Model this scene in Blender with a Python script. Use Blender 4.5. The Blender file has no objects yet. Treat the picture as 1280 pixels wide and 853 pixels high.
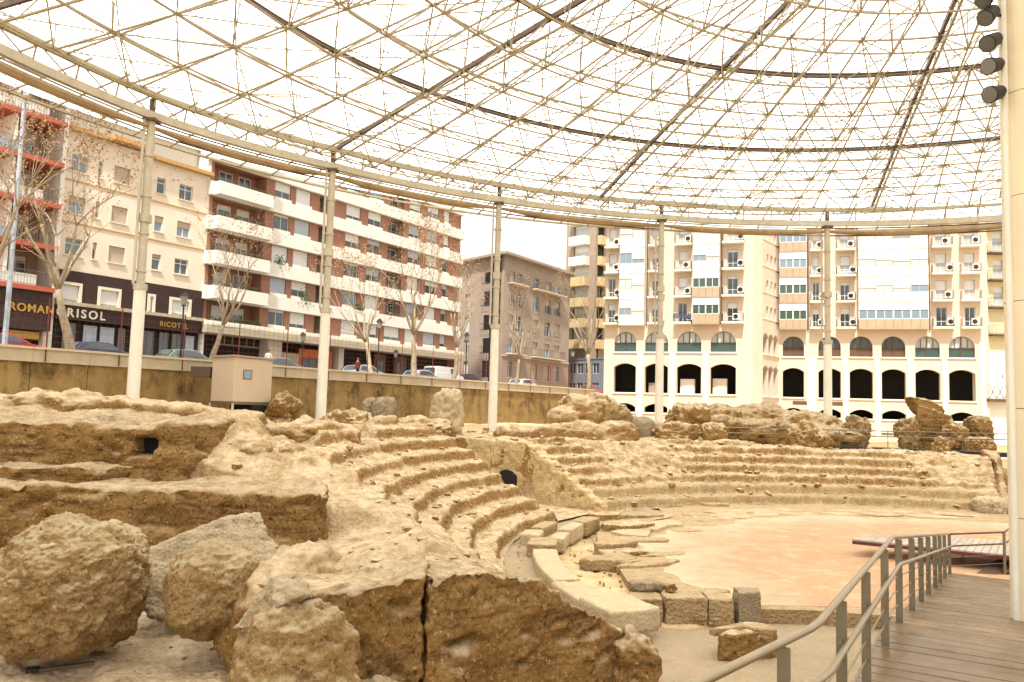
import bpy, math, random
import numpy as np
from mathutils import Vector, Matrix
R_ = math.radians
random.seed(7); rng = np.random.default_rng(11)
scn = bpy.context.scene
COL = scn.collection
# ------------------------------------------------------------------ camera
F, PITCH, ROLL, EYE = 1000.0, 0.0833, 0.0293, 4.0
cp, sp, cr, sr = math.cos(PITCH), math.sin(PITCH), math.cos(ROLL), math.sin(ROLL)
cd = bpy.data.cameras.new('camera'); cam = bpy.data.objects.new('camera', cd); COL.objects.link(cam)
cd.sensor_width = 36; cd.lens = 36 * F / 1280; cd.clip_start = 0.1; cd.clip_end = 3000
right0 = Vector((1, 0, 0)); up0 = Vector((0, -sp, cp)); fwd = Vector((0, cp, sp))
IR = right0 * cr + up0 * sr; IU = up0 * cr - right0 * sr
m3 = Matrix((IR, IU, -fwd)).transposed()
cam.matrix_world = Matrix.Translation((0, 0, EYE)) @ m3.to_4x4()
scn.camera = cam
# ------------------------------------------------------------------ light
SUN_EL, SUN_AZ = 60, 192           # high sun behind the camera
w = bpy.data.worlds.new('World'); scn.world = w; w.use_nodes = True
nt = w.node_tree; bg = nt.nodes['Background']
sky = nt.nodes.new('ShaderNodeTexSky'); sky.sky_type = 'NISHITA'; sky.sun_disc = False
sky.sun_elevation = R_(SUN_EL); sky.sun_rotation = R_(SUN_AZ); sky.dust_density = 4.0; sky.air_density = 1.0
hs = nt.nodes.new('ShaderNodeHueSaturation'); hs.inputs['Saturation'].default_value = 0.12; hs.inputs['Value'].default_value = 1.25
cl = nt.nodes.new('ShaderNodeMix'); cl.data_type = 'RGBA'; cl.inputs[0].default_value = 0.72
cl.inputs[7].default_value = (8.4, 8.4, 8.3, 1)      # cloud cover over the clear sky
nt.links.new(sky.outputs[0], hs.inputs['Color']); nt.links.new(hs.outputs[0], cl.inputs[6]); nt.links.new(cl.outputs[2], bg.inputs[0])
bg.inputs[1].default_value = 0.062
sl = bpy.data.lights.new('sun', 'SUN'); sl.energy = 2.3; sl.angle = R_(3); sl.color = (1, 0.965, 0.90)
so = bpy.data.objects.new('sun', sl); COL.objects.link(so)
sd = Vector((math.sin(R_(SUN_AZ)) * math.cos(R_(SUN_EL)), math.cos(R_(SUN_AZ)) * math.cos(R_(SUN_EL)), math.sin(R_(SUN_EL))))
so.rotation_euler = sd.to_track_quat('Z', 'Y').to_euler(); so.location = (0, 0, 60)
vs = scn.view_settings; vs.view_transform = 'Standard'; vs.look = 'None'; vs.exposure = 1.74; vs.gamma = 1; vs.use_curve_mapping = False
scn.cycles.max_bounces = 6; scn.cycles.diffuse_bounces = 3; scn.cycles.transparent_max_bounces = 24
# ------------------------------------------------------------------ geometry helpers
def ray(x, y):
    d = fwd * F + IR * (x - 640) - IU * (y - 426.5); return d / d.y
def atz(x, y, z):
    d = ray(x, y); t = (z - EYE) / d.z; return Vector((d.x * t, t, z))
def atd(x, y, D):
    d = ray(x, y); return Vector((d.x * D, D, EYE + d.z * D))
CX, CY = 15.5, 21.2            # centre of the orchestra and of the canopy
def pol(r, a, z=0.0): return Vector((CX + r * math.cos(R_(a)), CY + r * math.sin(R_(a)), z))

def hsh(ix, iy, iz, s):
    h = (ix * 374761393 + iy * 668265263 + iz * 2147483647 % 4294967296 + s * 144665) & 0xffffffff
    h = ((h ^ (h >> 13)) * 1274126177) & 0xffffffff
    h = ((h ^ (h >> 16)) * 2246822519) & 0xffffffff
    return ((h ^ (h >> 15)) & 0xffffff) / float(0xffffff)
def vn(P, s=0):
    P = np.asarray(P, float); i = np.floor(P).astype(np.int64); f = P - i; f = f * f * (3 - 2 * f)
    r = 0
    for dx in (0, 1):
        for dy in (0, 1):
            for dz in (0, 1):
                wgt = (f[..., 0] if dx else 1 - f[..., 0]) * (f[..., 1] if dy else 1 - f[..., 1]) * (f[..., 2] if dz else 1 - f[..., 2])
                r = r + wgt * hsh(i[..., 0] + dx, i[..., 1] + dy, (i[..., 2] + dz) * 7919, s)
    return r * 2 - 1
def fbm(P, o=4, s=0, g=0.5):
    a, t = 1.0, 0
    P = np.asarray(P, float)
    for k in range(o):
        t = t + a * vn(P * 2 ** k + 17.3 * k, s + k); a *= g
    return t

class MB:
    def __init__(s): s.v = []; s.f = []; s.m = []
    def add(s, vs, fs, m=0):
        n = len(s.v); s.v += [tuple(v) for v in vs]; s.f += [tuple(i + n for i in f) for f in fs]; s.m += [m] * len(fs); return s
    def hexa(s, p, m=0):       # 4 bottom, 4 top, counter-clockwise seen from above
        return s.add(p, [(3, 2, 1, 0), (4, 5, 6, 7), (0, 1, 5, 4), (1, 2, 6, 5), (2, 3, 7, 6), (3, 0, 4, 7)], m)
    def box(s, x0, x1, y0, y1, z0, z1, m=0):
        return s.hexa([(x0, y0, z0), (x1, y0, z0), (x1, y1, z0), (x0, y1, z0), (x0, y0, z1), (x1, y0, z1), (x1, y1, z1), (x0, y1, z1)], m)
    def tube(s, a, b, r, n=6, r2=None, m=0, cap=True):
        a, b = Vector(a), Vector(b); d = b - a
        if d.length < 1e-6: return s
        q = d.to_track_quat('Z', 'Y'); r2 = r if r2 is None else r2
        vs = []
        for c, rr in ((a, r), (b, r2)):
            for k in range(n):
                t = 2 * math.pi * (k + .5) / n; vs.append(c + q @ Vector((rr * math.cos(t), rr * math.sin(t), 0)))
        fs = [(k, (k + 1) % n, n + (k + 1) % n, n + k) for k in range(n)]
        if cap: fs += [tuple(range(n - 1, -1, -1)), tuple(range(n, 2 * n))]
        return s.add(vs, fs, m)
    def bar(s, a, b, wd, hg, m=0):     # rectangular bar along a-b, hg vertical
        a, b = Vector(a), Vector(b); d = (b - a).normalized(); sd_ = d.cross(Vector((0, 0, 1)))
        sd_ = sd_.normalized() * wd / 2 if sd_.length > 1e-4 else Vector((wd / 2, 0, 0)); u = sd_.cross(d).normalized() * hg / 2
        p = [a - sd_ - u, a + sd_ - u, b + sd_ - u, b - sd_ - u, a - sd_ + u, a + sd_ + u, b + sd_ + u, b - sd_ + u]
        return s.hexa(p, m)
    def chain(s, pts, r, n=6, m=0):
        for a, b in zip(pts[:-1], pts[1:]): s.tube(a, b, r, n, m=m)
        return s
    def sweep(s, pts, radii, n=6, m=0):
        pts = [Vector(p) for p in pts]; vs = []; ref = None
        for i, p in enumerate(pts):
            d = (pts[min(i + 1, len(pts) - 1)] - pts[max(i - 1, 0)]).normalized()
            if ref is None: ref = d.orthogonal().normalized()
            ref = (ref - d * ref.dot(d)).normalized(); o = d.cross(ref)
            for k in range(n):
                t = 2 * math.pi * k / n; vs.append(p + (ref * math.cos(t) + o * math.sin(t)) * radii[i])
        fs = [(i * n + k, i * n + (k + 1) % n, (i + 1) * n + (k + 1) % n, (i + 1) * n + k) for i in range(len(pts) - 1) for k in range(n)]
        fs += [tuple(range(n - 1, -1, -1)), tuple(range((len(pts) - 1) * n, len(pts) * n))]
        return s.add(vs, fs, m)
    def prism(s, poly, z0, z1, m=0, wob=0):
        n = len(poly)
        vs = [(x, y, z0) for x, y in poly] + [(x, y, z1 + (random.uniform(-wob, wob) if wob else 0)) for x, y in poly]
        return s.add(vs, [tuple(range(n - 1, -1, -1)), tuple(range(n, 2 * n))] + [(k, (k + 1) % n, n + (k + 1) % n, n + k) for k in range(n)], m)
    def build(s, name, mat, parent=None, smooth=False, bevel=0, **kw):
        me = bpy.data.meshes.new(name); me.from_pydata(s.v, [], s.f)
        mats = mat if isinstance(mat, (list, tuple)) else [mat]
        for q in mats: me.materials.append(q)
        if len(mats) > 1: me.polygons.foreach_set('material_index', s.m)
        if smooth: me.polygons.foreach_set('use_smooth', [True] * len(s.f))
        me.update()
        return link(name, me, parent, bevel=bevel, **kw)
def link(name, me, parent=None, bevel=0, label=None, cat=None, group=None, kind=None):
    o = bpy.data.objects.new(name, me); COL.objects.link(o)
    if parent is not None: o.parent = parent
    if bevel:
        b = o.modifiers.new('bevel', 'BEVEL'); b.width = bevel; b.segments = 1; b.limit_method = 'ANGLE'
    return tag(o, label, cat, group, kind)
def tag(o, label=None, cat=None, group=None, kind=None):
    for k, v in (('label', label), ('category', cat), ('group', group), ('kind', kind)):
        if v: o[k] = v
    return o
def thing(name, label, cat, group=None, loc=(0, 0, 0), rz=0):
    o = bpy.data.objects.new(name, None); o.empty_display_size = .2; COL.objects.link(o); o.location = loc; o.rotation_euler = (0, 0, rz)
    return tag(o, label, cat, group)
def npmesh(name, V, Fq, mat, parent=None, smooth=True, **kw):
    me = bpy.data.meshes.new(name)
    V = np.asarray(V, np.float32); Fq = np.asarray(Fq, np.int32)
    me.vertices.add(len(V)); me.vertices.foreach_set('co', V.ravel())
    n, k = Fq.shape; me.loops.add(n * k); me.loops.foreach_set('vertex_index', Fq.ravel())
    me.polygons.add(n); me.polygons.foreach_set('loop_start', np.arange(0, n * k, k, dtype=np.int32))
    me.polygons.foreach_set('loop_total', np.full(n, k, np.int32))
    me.update(calc_edges=True); me.validate()
    me.polygons.foreach_set('use_smooth', np.full(n, smooth)); me.materials.append(mat); me.update()
    return link(name, me, parent, **kw)
def voxelize(mb, vox):
    me = bpy.data.meshes.new('tmp'); me.from_pydata(mb.v, [], mb.f); o = bpy.data.objects.new('tmp', me); COL.objects.link(o)
    m = o.modifiers.new('r', 'REMESH'); m.mode = 'VOXEL'; m.voxel_size = vox
    dg = bpy.context.evaluated_depsgraph_get(); ev = o.evaluated_get(dg); r = bpy.data.meshes.new_from_object(ev)
    bpy.data.objects.remove(o); return r
def rocky(me, amp=.06, sc=1.6, seed=0, fine=.02, fsc=9., pit=0.0, zfun=None, squash=1.0, big=0.0):
    n = len(me.vertices); V = np.empty(n * 3, np.float32); N = np.empty(n * 3, np.float32)
    me.vertices.foreach_get('co', V); me.vertex_normals.foreach_get('vector', N)
    V = V.reshape(-1, 3).astype(float); N = N.reshape(-1, 3)
    d = amp * fbm(V * np.array([1, 1, squash]) * sc, 4, seed) + fine * fbm(V * fsc, 4, seed + 9, .65)
    if big: d += big * fbm(V * .55, 2, seed + 30)
    if pit:
        q = fbm(V * np.array([1, 1, 1.7]) * 3.1, 2, seed + 5); d -= pit * np.clip(q - .35, 0, 1)
    V = V + N * d[:, None]
    if zfun is not None: V = zfun(V)
    me.vertices.foreach_set('co', V.astype(np.float32).ravel()); me.update()
    me.polygons.foreach_set('use_smooth', [True] * len(me.polygons)); return me
# ------------------------------------------------------------------ materials
MATS = {}
def nodes(name):
    m = bpy.data.materials.new(name); m.use_nodes = True; t = m.node_tree; MATS[name] = m
    return m, t, t.nodes['Principled BSDF']
def N(t, kind, **kw):
    n = t.nodes.new(kind)
    for k, v in kw.items():
        if k in ('inp',):
            for a, b in v.items(): n.inputs[a].default_value = b
        else: setattr(n, k, v)
    return n
def mixc(t, fac, a, b):
    n = t.nodes.new('ShaderNodeMix'); n.data_type = 'RGBA'
    for idx, x in ((0, fac), (6, a), (7, b)):
        if hasattr(x, 'is_output'): t.links.new(x, n.inputs[idx])
        else: n.inputs[idx].default_value = x if idx == 0 else (*x, 1)[:4]
    return n.outputs[2]
def ramp(t, src, a, b):
    n = t.nodes.new('ShaderNodeMapRange'); n.inputs[1].default_value = a; n.inputs[2].default_value = b; t.links.new(src, n.inputs[0]); return n.outputs[0]
def noise(t, vec, sc, det=4, rough=.6, scale3=None):
    if scale3:
        mp = t.nodes.new('ShaderNodeMapping'); mp.inputs['Scale'].default_value = scale3; t.links.new(vec, mp.inputs[0]); vec = mp.outputs[0]
    n = N(t, 'ShaderNodeTexNoise', inp={'Scale': sc, 'Detail': det, 'Roughness': rough}); t.links.new(vec, n.inputs['Vector']); return n.outputs[0]
def flat(name, c, rough=.7, metal=0, var=.12, sc=3, bump=0.0, spec=.4):
    m, t, b = nodes(name); b.inputs['Roughness'].default_value = rough; b.inputs['Metallic'].default_value = metal
    b.inputs['Specular IOR Level'].default_value = spec
    g = t.nodes.new('ShaderNodeNewGeometry'); v = g.outputs['Position']
    f = ramp(t, noise(t, v, sc, 5), .3, .7)
    c2 = tuple(x * (1 - var) for x in c); c3 = tuple(min(1, x * (1 + var * .6)) for x in c)
    t.links.new(mixc(t, f, c2, c3), b.inputs['Base Color'])
    if bump:
        bp = N(t, 'ShaderNodeBump', inp={'Strength': .5, 'Distance': bump}); t.links.new(noise(t, v, sc * 6, 5), bp.inputs['Height']); t.links.new(bp.outputs[0], b.inputs['Normal'])
    return m
def stone(name, ca, cb, cpit, dust, sc=1.0, bump=.05, toplit_dustk=.7, pitk=.8, strat=0):
    m, t, b = nodes(name); b.inputs['Roughness'].default_value = .95; b.inputs['Specular IOR Level'].default_value = .1
    g = t.nodes.new('ShaderNodeNewGeometry'); v = g.outputs['Position']
    n1 = ramp(t, noise(t, v, .9 * sc, 6, .65), .32, .68)
    n2 = ramp(t, noise(t, v, 7 * sc, 6, .75), .35, .65)
    c = mixc(t, n1, ca, cb)
    pit = ramp(t, noise(t, v, 3.2 * sc, 8, .8, (1, 1, 1.8)), .56, .70)
    mu = N(t, 'ShaderNodeMath', operation='MULTIPLY'); t.links.new(pit, mu.inputs[0]); mu.inputs[1].default_value = pitk
    c = mixc(t, mu.outputs[0], c, cpit)
    c = mixc(t, n2, c, tuple(min(1, x * 1.25) for x in ca)) if False else c
    if strat:
        s_ = ramp(t, noise(t, v, 2.2, 5, .6, (.25, .25, 3.0)), .52, .66)
        q = N(t, 'ShaderNodeMath', operation='MULTIPLY'); t.links.new(s_, q.inputs[0]); q.inputs[1].default_value = strat
        c = mixc(t, q.outputs[0], c, cpit)
    # crisp small hollows and pale pebbles of the rubble concrete
    f1 = ramp(t, noise(t, v, 9 * sc, 5, .75), .575, .62); q1 = N(t, 'ShaderNodeMath', operation='MULTIPLY'); t.links.new(f1, q1.inputs[0]); q1.inputs[1].default_value = .75 * pitk
    c = mixc(t, q1.outputs[0], c, cpit)
    sp_ = ramp(t, noise(t, v, 34 * sc, 4, .75), .38, .62)
    c = mixc(t, sp_, mixc(t, .38, c, cpit), c)
    # ledge dust (world up), broken by noise, also paints in top light
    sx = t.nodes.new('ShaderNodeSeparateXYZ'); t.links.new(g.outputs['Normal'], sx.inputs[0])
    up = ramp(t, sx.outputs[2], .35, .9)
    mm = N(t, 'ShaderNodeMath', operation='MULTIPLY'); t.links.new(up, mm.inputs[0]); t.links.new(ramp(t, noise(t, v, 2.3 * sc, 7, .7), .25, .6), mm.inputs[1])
    m2 = N(t, 'ShaderNodeMath', operation='MULTIPLY'); t.links.new(mm.outputs[0], m2.inputs[0]); m2.inputs[1].default_value = toplit_dustk
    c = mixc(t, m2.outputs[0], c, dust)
    f2 = ramp(t, noise(t, v, 19 * sc, 3, .6), .60, .66); q2 = N(t, 'ShaderNodeMath', operation='MULTIPLY'); t.links.new(f2, q2.inputs[0]); q2.inputs[1].default_value = .45
    c = mixc(t, q2.outputs[0], c, dust)
    t.links.new(c, b.inputs['Base Color'])
    a = N(t, 'ShaderNodeMath', operation='ADD'); t.links.new(noise(t, v, 5 * sc, 8, .75), a.inputs[0])
    vo = N(t, 'ShaderNodeTexVoronoi', inp={'Scale': 11 * sc}); t.links.new(v, vo.inputs['Vector']); t.links.new(vo.outputs[0], a.inputs[1])
    bp = N(t, 'ShaderNodeBump', inp={'Strength': 1.0, 'Distance': bump}); t.links.new(a.outputs[0], bp.inputs['Height'])
    b2 = N(t, 'ShaderNodeBump', inp={'Strength': .8, 'Distance': bump * .3}); t.links.new(noise(t, v, 30 * sc, 5, .8), b2.inputs['Height']); t.links.new(bp.outputs[0], b2.inputs['Normal']); t.links.new(b2.outputs[0], b.inputs['Normal'])
    return m
def glassy(name, c, rough=.08):
    m, t, b = nodes(name); b.inputs['Base Color'].default_value = (*c, 1); b.inputs['Roughness'].default_value = rough; b.inputs['Specular IOR Level'].default_value = .8
    return m
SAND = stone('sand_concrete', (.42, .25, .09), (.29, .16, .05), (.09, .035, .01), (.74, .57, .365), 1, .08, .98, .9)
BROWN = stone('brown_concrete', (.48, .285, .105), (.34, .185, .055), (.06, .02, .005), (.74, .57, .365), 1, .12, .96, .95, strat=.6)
PALE = stone('pale_concrete', (.46, .33, .175), (.37, .25, .12), (.17, .09, .035), (.56, .42, .25), 1.4, .05, .8, .8)
GREYROCK = stone('greyish_rock', (.50, .335, .15), (.38, .23, .09), (.09, .034, .01), (.68, .54, .34), 1.3, .09, .9, .9)
SLABST = stone('slab_face', (.46, .36, .22), (.38, .285, .165), (.12, .06, .025), (.62, .50, .33), 1.6, .05, .8, .8)
EARTH = stone('earth', (.50, .33, .145), (.42, .26, .105), (.22, .11, .04), (.68, .52, .31), .8, .04, .85, .6)
PASSAGE = stone('passage_facing', (.66, .50, .27), (.52, .37, .17), (.24, .14, .05), (.70, .55, .33), 1, .03, .6, .7, strat=.3)
GRAVEL = stone('gravel', (.52, .39, .24), (.43, .31, .18), (.22, .16, .09), (.47, .38, .26), 3.0, .03, .4, .6)
WHITESTONE = stone('white_stone', (.52, .42, .27), (.44, .33, .19), (.22, .14, .06), (.58, .48, .32), 1.2, .02, .5, .5)
DARKSTONE = stone('dark_stone', (.34, .27, .17), (.28, .21, .12), (.12, .08, .04), (.46, .37, .24), 2, .03, .5, .6)
STEEL = flat('cream_steel', (.31, .26, .165), .55, 0, .12, 2)
STEELW = flat('white_painted_steel', (.66, .63, .53), .5, 0, .08, 1.5)
STEELC = flat('column_steel', (.42, .375, .28), .55, 0, .14, 2)
STEELD = flat('dark_brown_steel', (.09, .055, .03), .6, 0, .2, 2)
BLIND = flat('canvas_blind', (.30, .215, .12), .9, 0, .25, 1.2)
BLACK = flat('black_paint', (.012, .012, .012), .45, 0, .2, 4)
RAILM = flat('stainless_steel', (.27, .21, .13), .34, .6, .1, 3)
GREYST = flat('grey_post_steel', (.185, .155, .10), .45, .5, .15, 3)
REDST = flat('red_steel', (.16, .018, .012), .5, 0, .2, 3)
CREAM = flat('cream_render', (.56, .455, .355), .9, 0, .06, .5, .01)
CREAMP = flat('cream_panel', (.72, .66, .54), .8, 0, .05, .6)
WHITER = flat('white_render', (.70, .66, .58), .9, 0, .05, .6)
PEACH = flat('peach_render', (.70, .59, .46), .9, 0, .07, .5, .01)
PINKR = flat('pink_render', (.33, .26, .20), .9, 0, .1, .6, .01)
ORANGE = flat('ochre_cornice', (.50, .28, .10), .8, 0, .12, 2)
TERRA = flat('terracotta_balcony', (.42, .10, .055), .8, 0, .12, 2)
SHADED = flat('interior_shade', (.012, .010, .008), .95, 0, .3, 1)  # near-black paint stands in for unlit depth inside openings
DARKCLAD = flat('dark_brown_cladding', (.035, .014, .010), .6, 0, .3, 1.5)
SHUTTER = flat('white_roller_shutter', (.62, .62, .60), .7, 0, .05, 1)
SHUTTERB = flat('beige_roller_shutter', (.42, .33, .24), .7, 0, .08, 1)
SHUTTERG = flat('blue_grey_shutter', (.36, .40, .46), .7, 0, .08, 1)
PANE = glassy('window_glass', (.05, .065, .075)); PANEB = glassy('blue_window_glass', (.16, .22, .27)); PANEG = glassy('green_tinted_glass', (.03, .065, .05), .15)
PANEL_ = glassy('net_curtained_glass', (.42, .44, .42), .3)
FRAMEW = flat('white_frame', (.66, .64, .58), .6, 0, .05, 3); FRAMEB = flat('brown_frame', (.10, .055, .03), .6, 0, .1, 3)
GOLD = flat('gold_letters', (.48, .27, .06), .4, .4, .1, 3); LETW = flat('white_letters', (.8, .76, .6), .5, 0, .03, 3)
YELLOWB = flat('yellow_balcony', (.52, .38, .19), .8, 0, .1, 1); GREYB = flat('grey_brown_render', (.30, .225, .165), .9, 0, .1, .8)
BLUEG = flat('blue_grey_cladding', (.16, .175, .20), .6, 0, .1, 1)
BEIGEB = flat('beige_cabinet', (.50, .39, .27), .7, 0, .04, .8)
ASPH = flat('asphalt', (.05, .05, .048), .9, 0, .2, 2, .01); PAVE = flat('pavement', (.30, .27, .23), .9, 0, .1, 1, .01)
BARK = flat('pale_plane_bark', (.34, .27, .18), .9, 0, .3, 4, .01); LEAF = flat('dry_brown_leaves', (.34, .19, .085), .8, 0, .3, 3)
GREEN = flat('green_plants', (.06, .10, .025), .8, 0, .3, 3); TYRE = flat('tyre', (.015, .015, .015), .9)
def brickmat():
    m, t, b = nodes('brick_facing'); b.inputs['Roughness'].default_value = .9
    g = t.nodes.new('ShaderNodeNewGeometry'); mp = t.nodes.new('ShaderNodeMapping'); mp.inputs['Rotation'].default_value = (0, 0, .9938)
    t.links.new(g.outputs['Position'], mp.inputs[0])
    sx = t.nodes.new('ShaderNodeSeparateXYZ'); cx = t.nodes.new('ShaderNodeCombineXYZ'); t.links.new(mp.outputs[0], sx.inputs[0])
    ad = N(t, 'ShaderNodeMath', operation='ADD'); t.links.new(sx.outputs[0], ad.inputs[0]); t.links.new(sx.outputs[1], ad.inputs[1])
    t.links.new(ad.outputs[0], cx.inputs[0]); t.links.new(sx.outputs[2], cx.inputs[1])
    br = N(t, 'ShaderNodeTexBrick', inp={'Scale': 1.0, 'Mortar Size': .012, 'Brick Width': .26, 'Row Height': .075, 'Color1': (.27, .10, .06, 1), 'Color2': (.19, .07, .045, 1), 'Mortar': (.36, .24, .17, 1)})
    t.links.new(cx.outputs[0], br.inputs['Vector'])
    t.links.new(mixc(t, ramp(t, noise(t, g.outputs['Position'], 1.2, 4), .35, .7), br.outputs[0], (.30, .13, .08)), b.inputs['Base Color']); return m
BRICK = brickmat()
def concwall():
    m, t, b = nodes('stained_ochre_concrete'); b.inputs['Roughness'].default_value = .95
    g = t.nodes.new('ShaderNodeNewGeometry'); v = g.outputs['Position']
    c = mixc(t, ramp(t, noise(t, v, .8, 6, .7), .35, .65), (.27, .175, .055), (.17, .10, .03))
    s = ramp(t, noise(t, v, 1.3, 5, .7, (1, 1, .3)), .50, .75); c = mixc(t, s, c, (.29, .205, .085))
    s2 = ramp(t, noise(t, v, .7, 8, .75, (1, 1, .8)), .50, .62); c = mixc(t, s2, c, (.08, .042, .012))
    t.links.new(c, b.inputs['Base Color'])
    bp = N(t, 'ShaderNodeBump', inp={'Strength': .5, 'Distance': .03}); t.links.new(noise(t, v, 4, 6), bp.inputs['Height']); t.links.new(bp.outputs[0], b.inputs['Normal']); return m
CONCW = concwall()
def woodmat(name, ca, cb, ang):
    m, t, b = nodes(name); b.inputs['Roughness'].default_value = .5; b.inputs['Specular IOR Level'].default_value = .5
    g = t.nodes.new('ShaderNodeNewGeometry'); mp = t.nodes.new('ShaderNodeMapping'); mp.inputs['Rotation'].default_value = (0, 0, ang); t.links.new(g.outputs['Position'], mp.inputs[0])
    v = mp.outputs[0]; oi = t.nodes.new('ShaderNodeObjectInfo')
    c = mixc(t, ramp(t, noise(t, v, 3, 6, .7, (.6, 8, 4)), .3, .7), ca, cb)
    c = mixc(t, ramp(t, oi.outputs['Random'], 0, 2.2), c, tuple(x * 1.7 for x in ca))
    c = mixc(t, ramp(t, noise(t, g.outputs['Position'], .9, 5, .7), .5, .75), c, (.28, .165, .08))
    t.links.new(c, b.inputs['Base Color'])
    t.links.new(ramp(t, noise(t, g.outputs['Position'], 1.3, 4), .1, 1.1), b.inputs['Roughness'])
    bp = N(t, 'ShaderNodeBump', inp={'Strength': .4, 'Distance': .006}); t.links.new(noise(t, v, 5, 5, .7, (.6, 10, 4)), bp.inputs['Height']); t.links.new(bp.outputs[0], b.inputs['Normal']); return m
RAD = math.atan2(.6, 1.0)
DECK = woodmat('weathered_deck_boards', (.075, .043, .017), (.15, .092, .04), RAD); DECKG = woodmat('grey_deck_boards', (.30, .25, .20), (.38, .31, .25), 0)
def roofpanel():
    m, t, b = nodes('translucent_roof_sheet'); t.nodes.remove(b); o = t.nodes['Material Output']
    a = N(t, 'ShaderNodeBsdfTransparent', inp={'Color': (.93, .92, .89, 1)}); q = N(t, 'ShaderNodeBsdfTranslucent', inp={'Color': (.99, .975, .93, 1)})
    mx = N(t, 'ShaderNodeMixShader', inp={0: .86}); t.links.new(a.outputs[0], mx.inputs[1]); t.links.new(q.outputs[0], mx.inputs[2]); t.links.new(mx.outputs[0], o.inputs[0]); return m
ROOFP = roofpanel()
def orch():
    m, t, b = nodes('pink_mortar_floor'); b.inputs['Roughness'].default_value = .9
    g = t.nodes.new('ShaderNodeNewGeometry'); v = g.outputs['Position']
    c = mixc(t, ramp(t, noise(t, v, .5, 6, .7), .35, .65), (.43, .215, .10), (.43, .26, .14))
    # worn pale patches towards the broken rim
    d = N(t, 'ShaderNodeVectorMath', operation='DISTANCE'); t.links.new(v, d.inputs[0]); d.inputs[1].default_value = (CX, CY, 0.02)
    ad = N(t, 'ShaderNodeMath', operation='MULTIPLY_ADD'); t.links.new(noise(t, v, .55, 7, .7), ad.inputs[0]); ad.inputs[1].default_value = 7.; t.links.new(d.outputs['Value'], ad.inputs[2])
    c = mixc(t, ramp(t, ad.outputs[0], 12.6, 15.4), c, (.50, .39, .26))
    c = mixc(t, ramp(t, noise(t, v, 1.5, 8, .8), .50, .66), c, (.50, .365, .235))
    c = mixc(t, ramp(t, noise(t, v, 2.2, 6, .75, (.35, 1.6, 1)), .60, .66), c, (.34, .19, .10))
    c = mixc(t, ramp(t, noise(t, v, 14, 5, .8), .5, .8), c, (.45, .27, .15))
    t.links.new(c, b.inputs['Base Color'])
    bp = N(t, 'ShaderNodeBump', inp={'Strength': .4, 'Distance': .012}); t.links.new(noise(t, v, 9, 6), bp.inputs['Height']); t.links.new(bp.outputs[0], b.inputs['Normal']); return m
ORCH = orch()
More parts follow.
